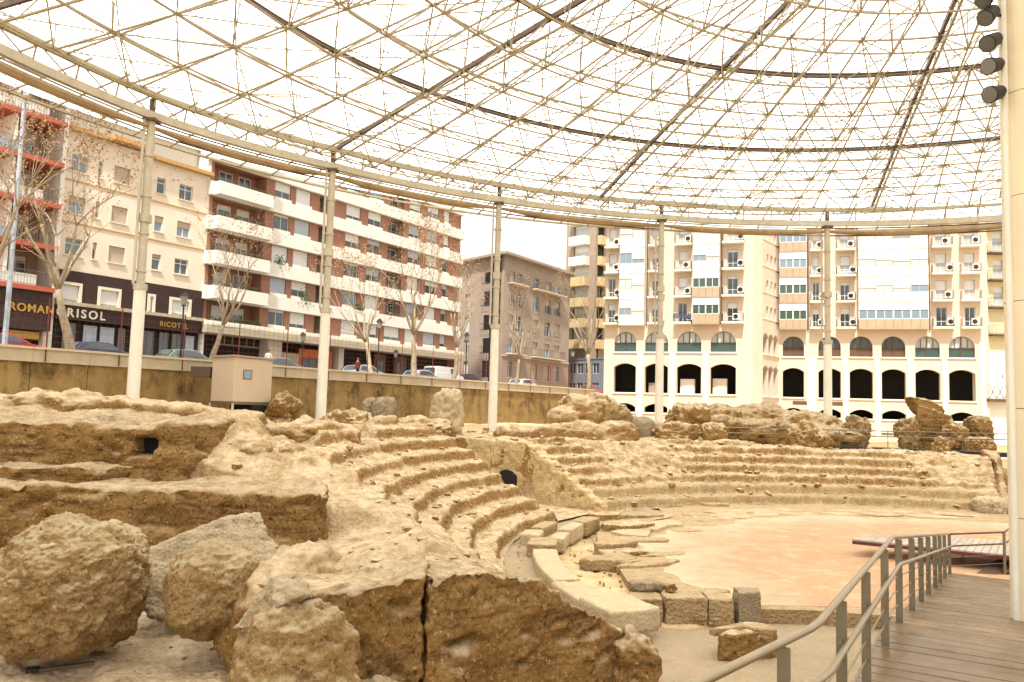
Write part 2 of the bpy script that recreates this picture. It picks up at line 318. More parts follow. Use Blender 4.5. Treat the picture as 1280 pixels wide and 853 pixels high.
# ================================================================== GROUND
big = MB(); big.box(-600, 700, -300, 900, -1.2, -.35); big.build('ground', EARTH, kind='structure')
def smooth(x): x = np.clip(x, 0, 1); return x * x * (3 - 2 * x)
def lerp(a, b, t): return a + (b - a) * t
def cavea(Rg, A):
    """height of the ruin at radius R and angle A (degrees) round the orchestra centre"""
    X = CX + Rg * np.cos(np.radians(A)); Y = CY + Rg * np.sin(np.radians(A))
    P = np.stack([X, Y, np.zeros_like(X)], -1)
    n1 = fbm(P * .7, 4, 3); n2 = fbm(P * 2.6, 4, 8); n3 = fbm(P * .25, 2, 21)
    left = A > 145
    Rj = Rg + .07 * n2 + .10 * n1 + np.where(left, 0, .10 * n2 + .10 * n1)
    s = np.where(left, (Rj - 15.6) / .70, (Rj - 15.7) / .72); k = np.floor(s); fr = s - k
    st = .4 * (k + smooth(fr / .2)) + .05 * (fr - .5)
    ln = .4 * (s + .45)
    er = smooth((A - 187) / 6.) * left + (~left) * (.12 + .38 * smooth((118 - np.abs(A - 96) * 2 - 70) / 30.) * smooth((Rg - 17) / 2))
    er = np.where(left, er, .12 + .88 * smooth((fbm(P * .33, 3, 77) + .02) / .32) * smooth((Rg - 16.4) / 1.5))
    er = np.clip(er + .28 * n1 * (Rg > 19) * left + left * .3 * smooth((fbm(P * .5, 3, 83) - .2) / .3), 0.04, 1)
    z = lerp(st, ln, er)
    capL = 3.05 + .02 * (Rg - 21) + .22 * n1 + .12 * np.round(n1 * 3)
    capP = lerp(1.88, 2.3, smooth((Rg - 19) / 4.5)) + .05 * n1
    dF = (X + .35) * -.63 + (Y - 10.75) * .77
    capP = np.where(Y < 17.3, lerp(capP, 1.88, smooth((17.3 - Y) / 1.0)), capP); capP = capP - .58 * smooth((dF - .8) / 3.2) * smooth((-X - .8) / 2.6) * smooth((17.0 - Y) / .8)
    cap = np.where(left, lerp(capL, capP, smooth((A - 181) / 8.)), lerp(2.28, 2.6, smooth((A - 90) / 14)) + .12 * n1)
    z = np.minimum(z, cap)
    z = np.where(Rg < 15.55, 0 + .02 * n1, np.maximum(z, 0.0))
    # broad ground outside the seating
    outer = np.where(left, 2.9 + .2 * n3, lerp(1.9, 2.45, smooth((A - 90) / 14)) + .15 * n3)
    outer = np.where(A > 184, lerp(outer, 3.2, smooth((A - 184) / 6)), outer)
    z = np.where(Rg > 22, lerp(z, outer, smooth((Rg - 22) / 6.)), z)
    # the sunken entrance passage between the two wedges of seating
    vom = (A > 138.6) & (A < 151.6) & (Rg < 25.5)
    z = np.where(vom, .08 + .04 * n1 + smooth((Rg - 22) / 3.) * .8, z)
    # right-hand end, where the seating is cut off
    z = np.where((A < 66.3) & (Rg < 60), .45 + .15 * n1 + .35 * smooth((Rg - 21) / 8), z)
    # low ground at the left foreground
    D = Y
    low = .28 + .085 * (D - 11) + .05 * n1 + .02 * n2
    isl = ((A > 212.6) | ((X < -2.55 - .3 * (Y - 9) + .12 * n1) & (Y < 15.6) & (A > 185)) | ((X < -4.6) & (Y < 18.4) & (A > 185)))
    z = np.where((A > 207) & (A < 212.7) & ~isl, z - .16, z)
    z = np.where(isl, low, z)
    z = np.where((A >= 212.59), lerp(low, -.29 + .02 * n1, smooth((X + 3.6) / 1.0)), z)
    zz = z + (.04 * n2 + .03 * fbm(P * 5.5, 3, 44)) * (Rg > 15.6) + .012 * fbm(P * 9, 3, 4) * (Rg > 15.4)
    ex = np.where((Rg > 15.7) & (Rg < 24), 1, 0) * .03
    X = X + ex * fbm(P * 4 + 5, 3, 50); Y = Y + ex * fbm(P * 4 + 9, 3, 60)
    return X, Y, zz
def polar_patch(name, r0, r1, a0, a1, dr, da, mat, parent=None, skirt=.0, **kw):
    rs = np.linspace(r0, r1, max(2, int(round((r1 - r0) / dr)) + 1)); as_ = np.linspace(a0, a1, max(2, int(round((a1 - a0) / da)) + 1))
    Rg, A = np.meshgrid(rs, as_, indexing='ij'); X, Y, Z = cavea(Rg, A)
    V = np.stack([X, Y, Z], -1).reshape(-1, 3); nr, na = Rg.shape
    i, j = np.meshgrid(np.arange(nr - 1), np.arange(na - 1), indexing='ij'); a = (i * na + j).ravel()
    Fq = np.stack([a, a + na, a + na + 1, a + 1], 1)
    return npmesh(name, V, Fq, mat, parent, **kw)
# left wedge of seats, one object per eroded row
wl = thing('seating_wedge', 'left wedge of eroded curved stone seating rows beside the sunken passage', 'seating')
for k in range(8):
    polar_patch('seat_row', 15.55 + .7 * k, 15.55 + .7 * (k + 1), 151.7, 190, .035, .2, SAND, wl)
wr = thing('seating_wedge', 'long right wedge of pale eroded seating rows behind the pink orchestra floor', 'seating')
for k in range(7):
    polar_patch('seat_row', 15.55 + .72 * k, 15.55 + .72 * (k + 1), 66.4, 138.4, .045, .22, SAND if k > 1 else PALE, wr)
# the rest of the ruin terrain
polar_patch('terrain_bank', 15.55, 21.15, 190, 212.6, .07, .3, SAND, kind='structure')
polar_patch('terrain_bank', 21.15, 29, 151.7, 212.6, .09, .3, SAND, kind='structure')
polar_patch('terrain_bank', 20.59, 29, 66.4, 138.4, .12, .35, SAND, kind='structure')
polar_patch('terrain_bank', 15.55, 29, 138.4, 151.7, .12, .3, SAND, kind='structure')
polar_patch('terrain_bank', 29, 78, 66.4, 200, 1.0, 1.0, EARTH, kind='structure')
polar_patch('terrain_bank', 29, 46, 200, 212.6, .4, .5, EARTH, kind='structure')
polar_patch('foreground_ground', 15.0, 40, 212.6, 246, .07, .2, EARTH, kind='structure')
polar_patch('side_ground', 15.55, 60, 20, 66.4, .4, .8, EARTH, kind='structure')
# flat inner disc: gravel corridor, paving platform
mb = MB(); n = 96
mb.v = [(CX, CY, -.27)] + [(CX + 15.7 * math.cos(2 * math.pi * k / n), CY + 15.7 * math.sin(2 * math.pi * k / n), -.27) for k in range(n)]
mb.f = [(0, 1 + k, 1 + (k + 1) % n) for k in range(n)]; mb.m = [0] * n
mb.build('gravel_floor', GRAVEL, kind='structure')
mb = MB(); ang = [128 + 1.5 * k for k in range(int((211 - 128) / 1.5))]      # gravel corridor at seat foot
zc_ = lambda k: -.265 * float(smooth((ang[k] - 193) / 12)) 
ip = [pol(14.2, a) for a in ang]; op = [pol(15.75, a) for a in ang]
for k in range(len(ang) - 1):
    mb.hexa([(*ip[k][:2], -.3), (*op[k][:2], -.3), (*op[k + 1][:2], -.3), (*ip[k + 1][:2], -.3), (*ip[k][:2], zc_(k)), (*op[k][:2], zc_(k)), (*op[k + 1][:2], zc_(k + 1)), (*ip[k + 1][:2], zc_(k + 1))])
mb.build('gravel_corridor', GRAVEL, kind='structure')
# raised orchestra platform with a cut front edge
front = [(2.4, 17.0), (2.8, 16.75), (4.9, 16.85), (6.4, 16.9), (9.5, 16.2), (14, 14.2), (20, 12.5), (24, 11)]
back = [tuple(pol(15.62, a)[:2]) for a in range(-30, 128, 2)] + [tuple(pol(14.5, a)[:2]) for a in range(130, 150, 4)] + [tuple(atz(x, y, 0)[:2]) for x, y in ((757, 655), (746, 668), (748, 690), (770, 706), (786, 730), (800, 752))]
poly = front + back
V = [(x, y) for x, y in poly]
mb = MB(); mb.prism(V, -.3, 0.02); mb.build('orchestra_platform', PALE, kind='structure')
def inplat(x, y):
    c = False
    for i in range(len(V)):
        (x1, y1), (x2, y2) = V[i], V[i - 1]
        if (y1 > y) != (y2 > y) and x < (x2 - x1) * (y - y1) / (y2 - y1) + x1: c = not c
    return c
pts = []
for k in range(180):
    a = k * 2; r = 11.6 + .35 * math.sin(a * .13) + .2 * math.sin(a * .31 + 1) + .12 * math.sin(a * .9)
    while r > 2 and not inplat(*pol(r + .9, a)[:2]): r -= .15
    pts.append(tuple(pol(r, a)[:2]))
mb = MB(); mb.prism(pts, -.1, .028); mb.build('orchestra_floor', ORCH, kind='structure')
rs = np.linspace(11.6, 14.6, 44); as_ = np.linspace(136, 212, 190); Rg, A = np.meshgrid(rs, as_, indexing='ij')
X = CX + Rg * np.cos(np.radians(A)); Y = CY + Rg * np.sin(np.radians(A)); P_ = np.stack([X, Y, X * 0], -1); Z = -.14 + .06 * fbm(P_ * 1.1, 4, 70) + .02 * fbm(P_ * 6, 3, 71) - .25 * smooth((A - 198) / 8)
i, j = np.meshgrid(np.arange(43), np.arange(189), indexing='ij'); a = (i * 190 + j).ravel()
npmesh('sandy_strip', np.stack([X, Y, Z], -1).reshape(-1, 3), np.stack([a, a + 190, a + 191, a + 1], 1), EARTH, kind='structure')
# ================================================================== paving slabs round the orchestra
def prismz(poly, z0, ztop):
    """closed solid: footprint polygon, bottom z0, top height per vertex"""
    m_ = MB(); n_ = len(poly); c = (sum(p[0] for p in poly) / n_, sum(p[1] for p in poly) / n_)
    zt = [ztop(x, y) if callable(ztop) else ztop[i] for i, (x, y) in enumerate(poly)]; zc = ztop(*c) if callable(ztop) else sum(zt) / n_
    vs = [(x, y, z0) for x, y in poly] + [(x, y, z) for (x, y), z in zip(poly, zt)] + [(*c, zc), (*c, z0)]
    fs = [(k, (k + 1) % n_, n_ + (k + 1) % n_, n_ + k) for k in range(n_)] + [(n_ + k, n_ + (k + 1) % n_, 2 * n_) for k in range(n_)] + [((k + 1) % n_, k, 2 * n_ + 1) for k in range(n_)]
    m_.add(vs, fs); return m_
pv = thing('stone_paving', 'broken pale flagstones ringing the pink orchestra floor', 'paving')
def chip(px, py, sx, sy, rot, z0, h, n=7, irregular=.28, seed=0, name='flagstone', mat=PALE, parent=pv, tilt=0):
    rr = random.Random(seed); P = []
    for k in range(n):
        t = 2 * math.pi * k / n + rr.uniform(-.2, .2); q = 1 + rr.uniform(-irregular, irregular)
        x, y = sx * q * math.cos(t) * 1.15, sy * q * math.sin(t) * 1.15
        P.append((px + x * math.cos(rot) - y * math.sin(rot), py + x * math.sin(rot) + y * math.cos(rot)))
    m_ = MB(); m_.prism(P, z0, z0 + h, wob=.02 + tilt); return m_.build(name, mat, parent, bevel=.02)
sd_ = 0
for a in np.arange(72, 192, 4.2):
    for r in (12.5, 13.6):
        sd_ += 1
        if random.random() < .2 or (a > 150 and r > 13) or a > 178: continue
        rr_ = r + random.uniform(-.15, .15); aa = a + random.uniform(-1, 1)
        p = pol(rr_, aa)
        h = random.choice((.03, .045, .06)) if a < 135 else random.choice((.05, .07, .1, .13))
        chip(p.x, p.y, .62 + random.random() * .35, .36 + random.random() * .2, R_(aa + 90) + random.uniform(-.3, .3), 0, h, random.choice((5, 6, 7, 9)), .34, sd_, mat=random.choice((PALE, WHITESTONE, PALE, SAND)))
def erodedslab(x, y, sx, sy, h, rot, seed, mat, z0=-.05):
    rr = random.Random(seed); p = atz(x, y, .1); P = []
    for k in range(9):
        t = 2 * math.pi * k / 9 + rr.uniform(-.15, .15); qx, qy = sx * rr.uniform(.75, 1.15) * math.cos(t), sy * rr.uniform(.75, 1.2) * math.sin(t)
        P.append((p.x + qx * math.cos(rot) - qy * math.sin(rot), p.y + qx * math.sin(rot) + qy * math.cos(rot)))
    me = voxelize(prismz(P, z0 - .1, lambda x, y: z0 + h), .04); rocky(me, .035, 2.2, seed, .014, 10, .05, None, 2.0); me.materials.append(mat); return link('flagstone', me, pv)
for k, (x, y, s1, s2, h, m_) in enumerate([(783, 660, 1.0, .5, .30, SAND), (768, 682, .85, .38, .26, PALE), (805, 673, .95, .4, .16, PALE), (762, 700, .8, .42, .24, PALE), (808, 703, 1.15, .35, .15, PALE), (845, 660, .9, .4, .10, PALE), (800, 645, 1.1, .35, .22, PALE), (757, 646, .7, .4, .28, SAND),
        (862, 737, .95, .3, .16, PALE), (895, 744, .8, .28, .14, SAND), (830, 690, .8, .3, .12, PALE), (820, 655, .7, .3, .14, SAND), (875, 648, .9, .3, .08, PALE), (790, 690, .6, .3, .2, SAND)]):
    erodedslab(x, y, s1, s2, h, .3 + .25 * math.sin(k * 2.1), 500 + k, m_)
# ================================================================== kerb of curved blocks
def polblock(r0, r1, a0, a1, z0, z1, name, mat, parent=None, vox=.05, amp=.02, seed=0, **kw):
    m_ = MB(); n_ = max(2, int((a1 - a0) / 2)); aa = [a0 + (a1 - a0) * k / n_ for k in range(n_ + 1)]
    vs = []
    for a in aa: vs += [pol(r0, a, z0), pol(r1, a, z0), pol(r1, a, z1), pol(r0, a, z1)]
    fs = [(0, 1, 2, 3)[::-1], tuple(4 * n_ + q for q in range(4))]
    for k in range(n_):
        for q in range(4): fs.append((4 * k + q, 4 * k + (q + 1) % 4, 4 * k + 4 + (q + 1) % 4, 4 * k + 4 + q))
    m_.add(vs, fs); me = voxelize(m_, vox); rocky(me, amp, 2.0, seed, .006, 9); me.materials.append(mat)
    return link(name, me, parent, **kw)
kb = thing('stone_kerb', 'curved kerb of pale worn blocks between gravel corridor and orchestra', 'kerb')
for (a0, a1, r0, r1, z1, m_) in [(177.5, 192.5, 14.15, 14.8, .26, WHITESTONE), (192.8, 199.2, 14.1, 14.85, .24, WHITESTONE), (199.5, 204.6, 13.8, 14.9, .33, WHITESTONE), (172.3, 177, 14.15, 14.95, .36, PALE), (166.0, 171.4, 14.0, 14.45, .3, WHITESTONE), (158.8, 165.2, 13.95, 14.4, .36, WHITESTONE),
        (166.5, 170.2, 14.75, 15.35, .34, WHITESTONE), (152.4, 157.8, 13.9, 14.5, .38, PALE), (158, 163.5, 14.9, 15.4, .3, PALE)]:
    polblock(r0, r1, a0, a1, -.1, z1, 'kerb_block', m_, kb, .05, .025, int(a0))
# ================================================================== ruins as volumes
def mass(name, label, cat, poly, z0, ztop, mat, vox=.08, amp=.08, sc=1.4, seed=0, pit=.1, fine=.025, parent=None, squash=1.0, big=0, group=None, zfun=None, fsc=9):
    area = sum(poly[i - 1][0] * poly[i][1] - poly[i][0] * poly[i - 1][1] for i in range(len(poly)))
    if area < 0: poly = poly[::-1]; ztop = ztop if callable(ztop) else ztop[::-1]
    me = voxelize(prismz(poly, z0, ztop), vox); rocky(me, amp, sc, seed, fine, fsc, pit, zfun, squash, big); me.materials.append(mat)
    return link(name, me, parent, label=label, cat=cat, group=group)
def boulder(name, label, c, rad, mat, seed, amp=.16, sub=6, rot=0, cat='rock', flat_=0.0, sc=1.3, fine=.03, parent=None, power=2.4):
    import bmesh
    bm = bmesh.new(); bmesh.ops.create_icosphere(bm, subdivisions=sub, radius=1); me = bpy.data.meshes.new(name); bm.to_mesh(me); bm.free()
    n_ = len(me.vertices); V_ = np.empty(n_ * 3, np.float32); me.vertices.foreach_get('co', V_); V_ = V_.reshape(-1, 3).astype(float)
    L = (np.abs(V_) ** power).sum(1) ** (1 / power); V_ = V_ / L[:, None]
    r_ = np.array(rad); W_ = V_ * r_; nn = V_ / np.linalg.norm(V_, axis=1)[:, None]
    m_ = float(r_.mean())
    d = m_ * (amp * fbm(W_ / m_ * sc + seed, 3, seed) + amp * .35 * fbm(W_ / m_ * sc * 4 + seed, 3, seed + 3)) + fine * fbm(W_ * 8, 4, seed + 7, .65) - fine * 3.0 * np.clip(fbm(W_ * 4.5, 2, seed + 2) - .3, 0, 1)
    W_ = W_ + nn * d[:, None]
    if flat_: W_[:, 2] = np.maximum(W_[:, 2], -rad[2] * flat_)
    W_[:, 0] += c[0]; W_[:, 1] += c[1]; W_[:, 2] += c[2]
    if rot:
        ca, sa = math.cos(rot), math.sin(rot); x = W_[:, 0] - c[0]; y = W_[:, 1] - c[1]; W_[:, 0] = c[0] + x * ca - y * sa; W_[:, 1] = c[1] + x * sa + y * ca
    me.vertices.foreach_set('co', W_.astype(np.float32).ravel()); me.polygons.foreach_set('use_smooth', [True] * len(me.polygons)); me.materials.append(mat); me.update()
    return link(name, me, parent, label=label, cat=cat if parent is None else None)
def Rof(x, y): return math.hypot(x - CX, y - CY)
def blobs(name, els, mat, parent=None, vox=.12, amp=.14, sc=1.2, seed=0, pit=.15, fine=.03, power=2.8, squash=1.0, big=0, zmin=None, **kw):
    import bmesh
    m_ = MB()
    for (cx_, cy_, cz_, rx, ry, rz_, rot) in els:
        bm = bmesh.new(); bmesh.ops.create_icosphere(bm, subdivisions=3, radius=1); vs = []
        for v in bm.verts:
            L = (abs(v.co.x) ** power + abs(v.co.y) ** power + abs(v.co.z) ** power) ** (1 / power); c = v.co / L
            x, y, z = c.x * rx, c.y * ry, c.z * rz_; vs.append((cx_ + x * math.cos(rot) - y * math.sin(rot), cy_ + x * math.sin(rot) + y * math.cos(rot), cz_ + z))
        m_.add(vs, [tuple(v.index for v in f.verts) for f in bm.faces]); bm.free()
    me = voxelize(m_, vox); rocky(me, amp, sc, seed, fine, 6, pit, None, squash, big); me.materials.append(mat); return link(name, me, parent, **kw)
# foreground block: sawn face towards the boardwalk, crack through it
fb = thing('masonry_block', 'huge foreground concrete block with cracked brown vertical face', 'ruin')
def topf(x, y):
    r = Rof(x, y); dF = (x + .35) * -.63 + (y - 10.75) * .77; sm = lambda t: max(0, min(1, t)) ** 2 * (3 - 2 * max(0, min(1, t)))
    return min(1.86 + .03 * (r - 19), .56 * (r - 15.6) + .30) - .62 * sm((dF - .6) / 3.2) * sm((-x - .6) / 2.6) - .12 * sm((-x - .9) / 1.0)
def facecut(segs, seed):
    def zf(V_):
        return V_
    return zf
f0, f1, f2, f3 = (2.05, 12.55), (1.2, 12.0), (-.35, 10.75), (-1.05, 10.2)
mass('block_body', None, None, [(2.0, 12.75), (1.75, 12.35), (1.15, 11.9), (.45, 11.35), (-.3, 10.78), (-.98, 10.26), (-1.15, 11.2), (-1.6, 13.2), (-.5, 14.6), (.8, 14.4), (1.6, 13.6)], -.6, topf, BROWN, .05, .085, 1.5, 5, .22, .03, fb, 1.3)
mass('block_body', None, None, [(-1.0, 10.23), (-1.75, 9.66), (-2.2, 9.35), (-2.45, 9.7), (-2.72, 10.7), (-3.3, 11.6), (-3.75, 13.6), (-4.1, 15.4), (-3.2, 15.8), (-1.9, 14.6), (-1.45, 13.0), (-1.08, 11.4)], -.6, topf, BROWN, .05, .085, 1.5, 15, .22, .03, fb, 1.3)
boulder('rubble_lump', None, (-2.36, 9.35, .58), (.70, .62, 1.22), GREYROCK, 31, .16, 6, .5, parent=fb, power=2.9)
boulder('rubble_lump', None, (-2.75, 9.75, .35), (.36, .5, .8), SAND, 33, .16, 5, .2, parent=fb, power=2.6)
boulder('rubble_lump', None, (-1.45, 9.62, .42), (.42, .26, .36), GREYROCK, 35, .2, 5, .5, parent=fb)
boulder('rubble_lump', None, (-3.1, 12.0, .85), (.7, 1.3, 1.05), SAND, 37, .12, 5, -.2, parent=fb)
boulder('rubble_lump', None, (1.95, 12.5, .1), (.42, .4, .55), BROWN, 39, .2, 5, 0, parent=fb)
# long cut bank: lower tier and upper tier
lt = thing('ruined_wall', 'long low brown bank of layered concrete behind the boulders', 'ruin')
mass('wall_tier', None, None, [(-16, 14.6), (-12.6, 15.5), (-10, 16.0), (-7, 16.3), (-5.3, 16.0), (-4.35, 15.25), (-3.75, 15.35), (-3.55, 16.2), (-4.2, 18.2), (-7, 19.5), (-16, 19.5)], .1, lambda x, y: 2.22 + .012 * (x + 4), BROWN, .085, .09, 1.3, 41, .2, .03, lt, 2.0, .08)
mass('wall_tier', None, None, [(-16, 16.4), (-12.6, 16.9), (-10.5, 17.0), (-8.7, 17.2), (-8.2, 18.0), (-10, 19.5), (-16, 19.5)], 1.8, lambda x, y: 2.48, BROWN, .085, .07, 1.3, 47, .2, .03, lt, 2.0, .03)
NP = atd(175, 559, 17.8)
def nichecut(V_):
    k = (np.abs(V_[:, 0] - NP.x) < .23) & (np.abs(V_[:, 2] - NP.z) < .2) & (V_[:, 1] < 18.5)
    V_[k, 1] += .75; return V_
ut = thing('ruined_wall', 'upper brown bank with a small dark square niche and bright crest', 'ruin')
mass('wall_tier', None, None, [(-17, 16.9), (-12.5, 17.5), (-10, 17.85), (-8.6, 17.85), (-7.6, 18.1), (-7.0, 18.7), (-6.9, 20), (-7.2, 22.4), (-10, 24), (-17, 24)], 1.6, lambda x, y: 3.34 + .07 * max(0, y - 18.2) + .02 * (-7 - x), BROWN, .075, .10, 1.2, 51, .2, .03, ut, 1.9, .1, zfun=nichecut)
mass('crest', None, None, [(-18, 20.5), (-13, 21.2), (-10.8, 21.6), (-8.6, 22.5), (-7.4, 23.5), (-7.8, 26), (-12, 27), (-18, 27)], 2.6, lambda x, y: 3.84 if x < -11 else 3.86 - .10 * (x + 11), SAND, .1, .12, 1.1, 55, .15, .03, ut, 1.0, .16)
boulder('crest_lump', None, (-6.3, 20.2, 2.5), (1.2, .8, .62), SAND, 57, .16, 5, .2, parent=ut)
boulder('crest_lump', None, (-6.1, 24.3, 2.9), (1.6, 1.1, .55), SAND, 58, .16, 5, .1, parent=ut)
boulder('crest_lump', None, (-12.4, 22, 3.5), (1.5, 1.1, .6), SAND, 59, .16, 5, .1, parent=ut)
nm = MB(); nm.box(NP.x - .3, NP.x + .3, 18.45, 18.5, NP.z - .26, NP.z + .26); nm.build('niche_shade_plate', SHADED, ut)  # near-black plate paints the shade inside the niche
# the big boulders of the foreground
bb = atd(84, 742, 11.3); boulder('boulder', 'largest rough round boulder at the left edge of the foreground', (bb.x, bb.y + .1, 1.37), (.93, .95, .84), GREYROCK, 62, .13, 7, .3, power=2.7, fine=.032)
boulder('stone_chip', 'small pale stone chip lying on top of the largest boulder', (bb.x + .02, bb.y - .62, 2.02), (.1, .07, .045), WHITESTONE, 3, .2, 3, .3)
bb = atd(262, 737, 11.4); boulder('boulder', 'smaller rounded boulder standing before the tilted slab', (bb.x, bb.y, bb.z), (.60, .58, .62), GREYROCK, 71, .12, 6, .6, power=2.6, fine=.02)
# tilted slab behind
S0, S1, S2, S3 = atd(166, 690, 12.9), atd(283, 643, 13.6), atd(322, 708, 13.1), atd(320, 765, 12.6)
def slab(name, label, front_pts, off, mat, seed, vox=.05, cat='rock', amp=.04, parent=None):
    m_ = MB(); n_ = len(front_pts); fr = [Vector(p) for p in front_pts]; bk = [p + Vector(off) for p in fr]
    m_.add(fr + bk, [tuple(range(n_))[::-1], tuple(range(n_, 2 * n_))] + [(k, (k + 1) % n_, n_ + (k + 1) % n_, n_ + k) for k in range(n_)])
    me = voxelize(m_, vox); rocky(me, amp, 1.8, seed, .02, 9, .08); me.materials.append(mat); return link(name, me, parent, label=label, cat=cat if parent is None else None)
slab('tilted_slab', 'large grey concrete slab tilted on edge behind the smaller boulder', [atd(162, 692, 13.0), atd(180, 774, 12.4), atd(235, 778, 12.4), atd(312, 722, 12.8), atd(300, 680, 13.1), atd(283, 643, 13.4)][::-1], (.35, .75, -.05), SLABST, 81, amp=.015)
slab('tilted_slab', 'narrow pale slab leaning against the right end of the large tilted one', [atd(284, 645, 13.35), atd(297, 700, 12.95), atd(322, 715, 13.0), atd(322, 690, 13.3)][::-1], (.3, .6, 0), SLABST, 83, .045, amp=.03)
slab('small_slab', 'small cracked pale slab leaning on the foreground block beside the boulder', [atd(292, 785, 9.15), atd(318, 792, 9.05), atd(345, 760, 9.0), atd(378, 744, 9.05), atd(364, 725, 9.25), atd(338, 719, 9.3)][::-1], (.1, .4, -.12), SLABST, 85, .03, amp=.025)
# timber lying at bottom left
tb = thing('timber_offcut', 'bent dark timber strip lying under the largest boulder', 'timber')
for a, b in (((-2, 812), (30, 838)), ((36, 839), (118, 829))):
    m_ = MB(); A_, B_ = atz(*a, .36), atz(*b, .36); m_.bar(A_, B_, .07, .035); m_.build('strip', flat('old_timber', (.16, .09, .05), .8), tb)
m_ = MB(); A_ = atz(33, 838, .37); m_.tube(A_, A_ + Vector((.14, .05, 0)), .045, 8); m_.build('end_cap', BLACK, tb)
# wall of the sunken passage
m_ = MB(); vs = []
aR = [15.75 + .36 * k for k in range(22)]
def pwz(r): return min(2.55, .4 * ((r - 15.7) / .72 + .65)) + .04
me_ = MB()
for k in range(len(aR) - 1):
    z_ = pwz((aR[k] + aR[k + 1]) / 2); p0, p1 = pol(aR[k], 138.7), pol(aR[k + 1], 138.7); q0, q1 = pol(aR[k], 136.9), pol(aR[k + 1], 136.9)
    me_.hexa([(*p0[:2], -.2), (*p1[:2], -.2), (*q1[:2], -.2), (*q0[:2], -.2), (*p0[:2], z_), (*p1[:2], z_), (*q1[:2], z_), (*q0[:2], z_)])
rm = voxelize(me_, .08); rocky(rm, .09, 1.3, 91, .035, 6, .2); rm.materials.append(PASSAGE)
link('passage_wall', rm, None, label='pale stepped side wall of the sunken passage cutting through the seats', cat='wall')
pe = [tuple(pol(r, a)[:2]) for r, a in ((22.5, 138.5), (22.5, 151.5), (25.5, 151.5), (25.5, 138.5))]
# low opening in the passage wall, its shade painted as a near-black solid
u_ = Vector((math.cos(R_(138.7)), math.sin(R_(138.7)), 0)); n_p = Vector((-u_.y, u_.x, 0))
dr_ = ray(636, 596); t_ = Vector((CX, CY, 0)).dot(n_p) / Vector((dr_.x, dr_.y, 0)).dot(n_p); hp = Vector((dr_.x * t_, t_, EYE + dr_.z * t_))
m_ = MB(); A0 = hp - u_ * .55 + n_p * .09; A1 = hp + u_ * .5 + n_p * .09; B0 = A0 - n_p * .5; B1 = A1 - n_p * .5
prof = [(-.5, -.6), (.42, -.6), (.5, -.1), (.38, .22), (.1, .3), (-.2, .24), (-.46, .05)]
F0 = [hp + u_ * a + n_p * .13 + Vector((0, 0, z)) for a, z in prof]; m_.add(F0 + [p - n_p * .5 for p in F0], [tuple(range(7)), tuple(range(13, 6, -1))] + [(k, (k + 1) % 7, 7 + (k + 1) % 7, 7 + k) for k in range(7)]); m_.build('passage_opening', SHADED, label='low opening painted near-black for shade in the side wall of the sunken passage', cat='opening')
# rear masses on the skyline, all standing on the upper ground
def lump(px, pyt, pyb, wpx, D, label, mat, seed, depth=1.2, power=3.0, amp=.28, sub=5, tilt=0, name='ruin_fragment', sc=1.3):
    t_ = atd(px, pyt, D); b_ = atd(px, pyb, D); h = (t_.z - b_.z); wd = wpx / F * D
    return boulder(name, label, (b_.x, D + depth * .5, b_.z + h * .45), (wd / 2, depth, h * .58), mat, seed, amp, sub, tilt, 'ruin', power=power, sc=1.7, fine=.06)
lump(557, 487, 545, 40, 43, 'pale upright stone stump standing before the street wall', WHITESTONE, 101, 1.0, 2.8, .2)
lump(478, 498, 535, 30, 44, 'grey split block on the bank right of the second canopy column', DARKSTONE, 103, 1.0, 3.4, .07)
lump(460, 499, 535, 18, 44.5, 'small grey block touching the split block', DARKSTONE, 104, .8, 3.4, .08)
lump(262, 518, 545, 52, 36, 'low grey rubble hump in front of the cabinet legs', GREYROCK, 105, 1.4)
lump(350, 495, 540, 34, 48, 'brown rubble heap against the wall right of the cabinet', BROWN, 106, 1.2)
lump(432, 518, 545, 60, 41, 'low sandy mound at the foot of the second column', SAND, 107, 1.6)
lump(520, 525, 552, 90, 37, 'ragged sandy ridge above the top seating row', SAND, 108, 1.4, amp=.2)
rm_ = thing('rubble_mass', 'great pale rubble mass with dark cleft above the passage', 'ruin')
def pxblobs(L, seed=0):
    out = []; rr = random.Random(seed)
    for (px, yt, yb, wp, D, dp) in L:
        t_ = atd(px, yt, D); b_ = atd(px, yb, D); h = t_.z - b_.z; out.append((b_.x, D + dp * .5, b_.z + h * .42, wp / F * D / 2, dp, h * .6, rr.uniform(-.3, .3)))
    return out
blobs('rubble_lump', pxblobs([(722, 493, 560, 56, 42, 1.6), (745, 492, 560, 34, 42.3, 1.5), (705, 510, 560, 40, 41, 1.2)]), SAND, rm_, .11, .22, .9, 111, .25, .04)
blobs('rubble_lump', pxblobs([(765, 500, 560, 20, 42.5, 1.2), (778, 505, 560, 14, 42.6, 1.0), (757, 503, 555, 12, 41.8, .8)]), GREYROCK, rm_, .1, .16, 1.1, 112, .25, .04, 4.0)
blobs('rubble_lump', pxblobs([(772, 527, 562, 60, 40, 1.2), (725, 529, 562, 66, 39.6, 1.1), (690, 531, 562, 40, 40, 1.0), (650, 533, 562, 60, 40.5, 1.0), (745, 535, 564, 110, 39.8, 1.4)], 3), SAND, rm_, .11, .18, 1.0, 115, .2, .04)
blobs('rubble_lump', pxblobs([(800, 522, 556, 36, 43, 1.2), (812, 530, 556, 20, 43, 1)]), DARKSTONE, rm_, .11, .12, 1.2, 117, .15, .04)
lump(862, 504, 555, 46, 44, 'rounded pale block left of the long brown rubble bank', SAND, 121, 1.4, 3.0)
lump(850, 533, 560, 60, 42, 'low pale block below the rounded one', SAND, 122, 1.0, 3.0)
lump(893, 530, 558, 32, 42, 'squarish sandy block beside a dark gap under the brown bank', SAND, 123, 1.0, 3.6, .08)
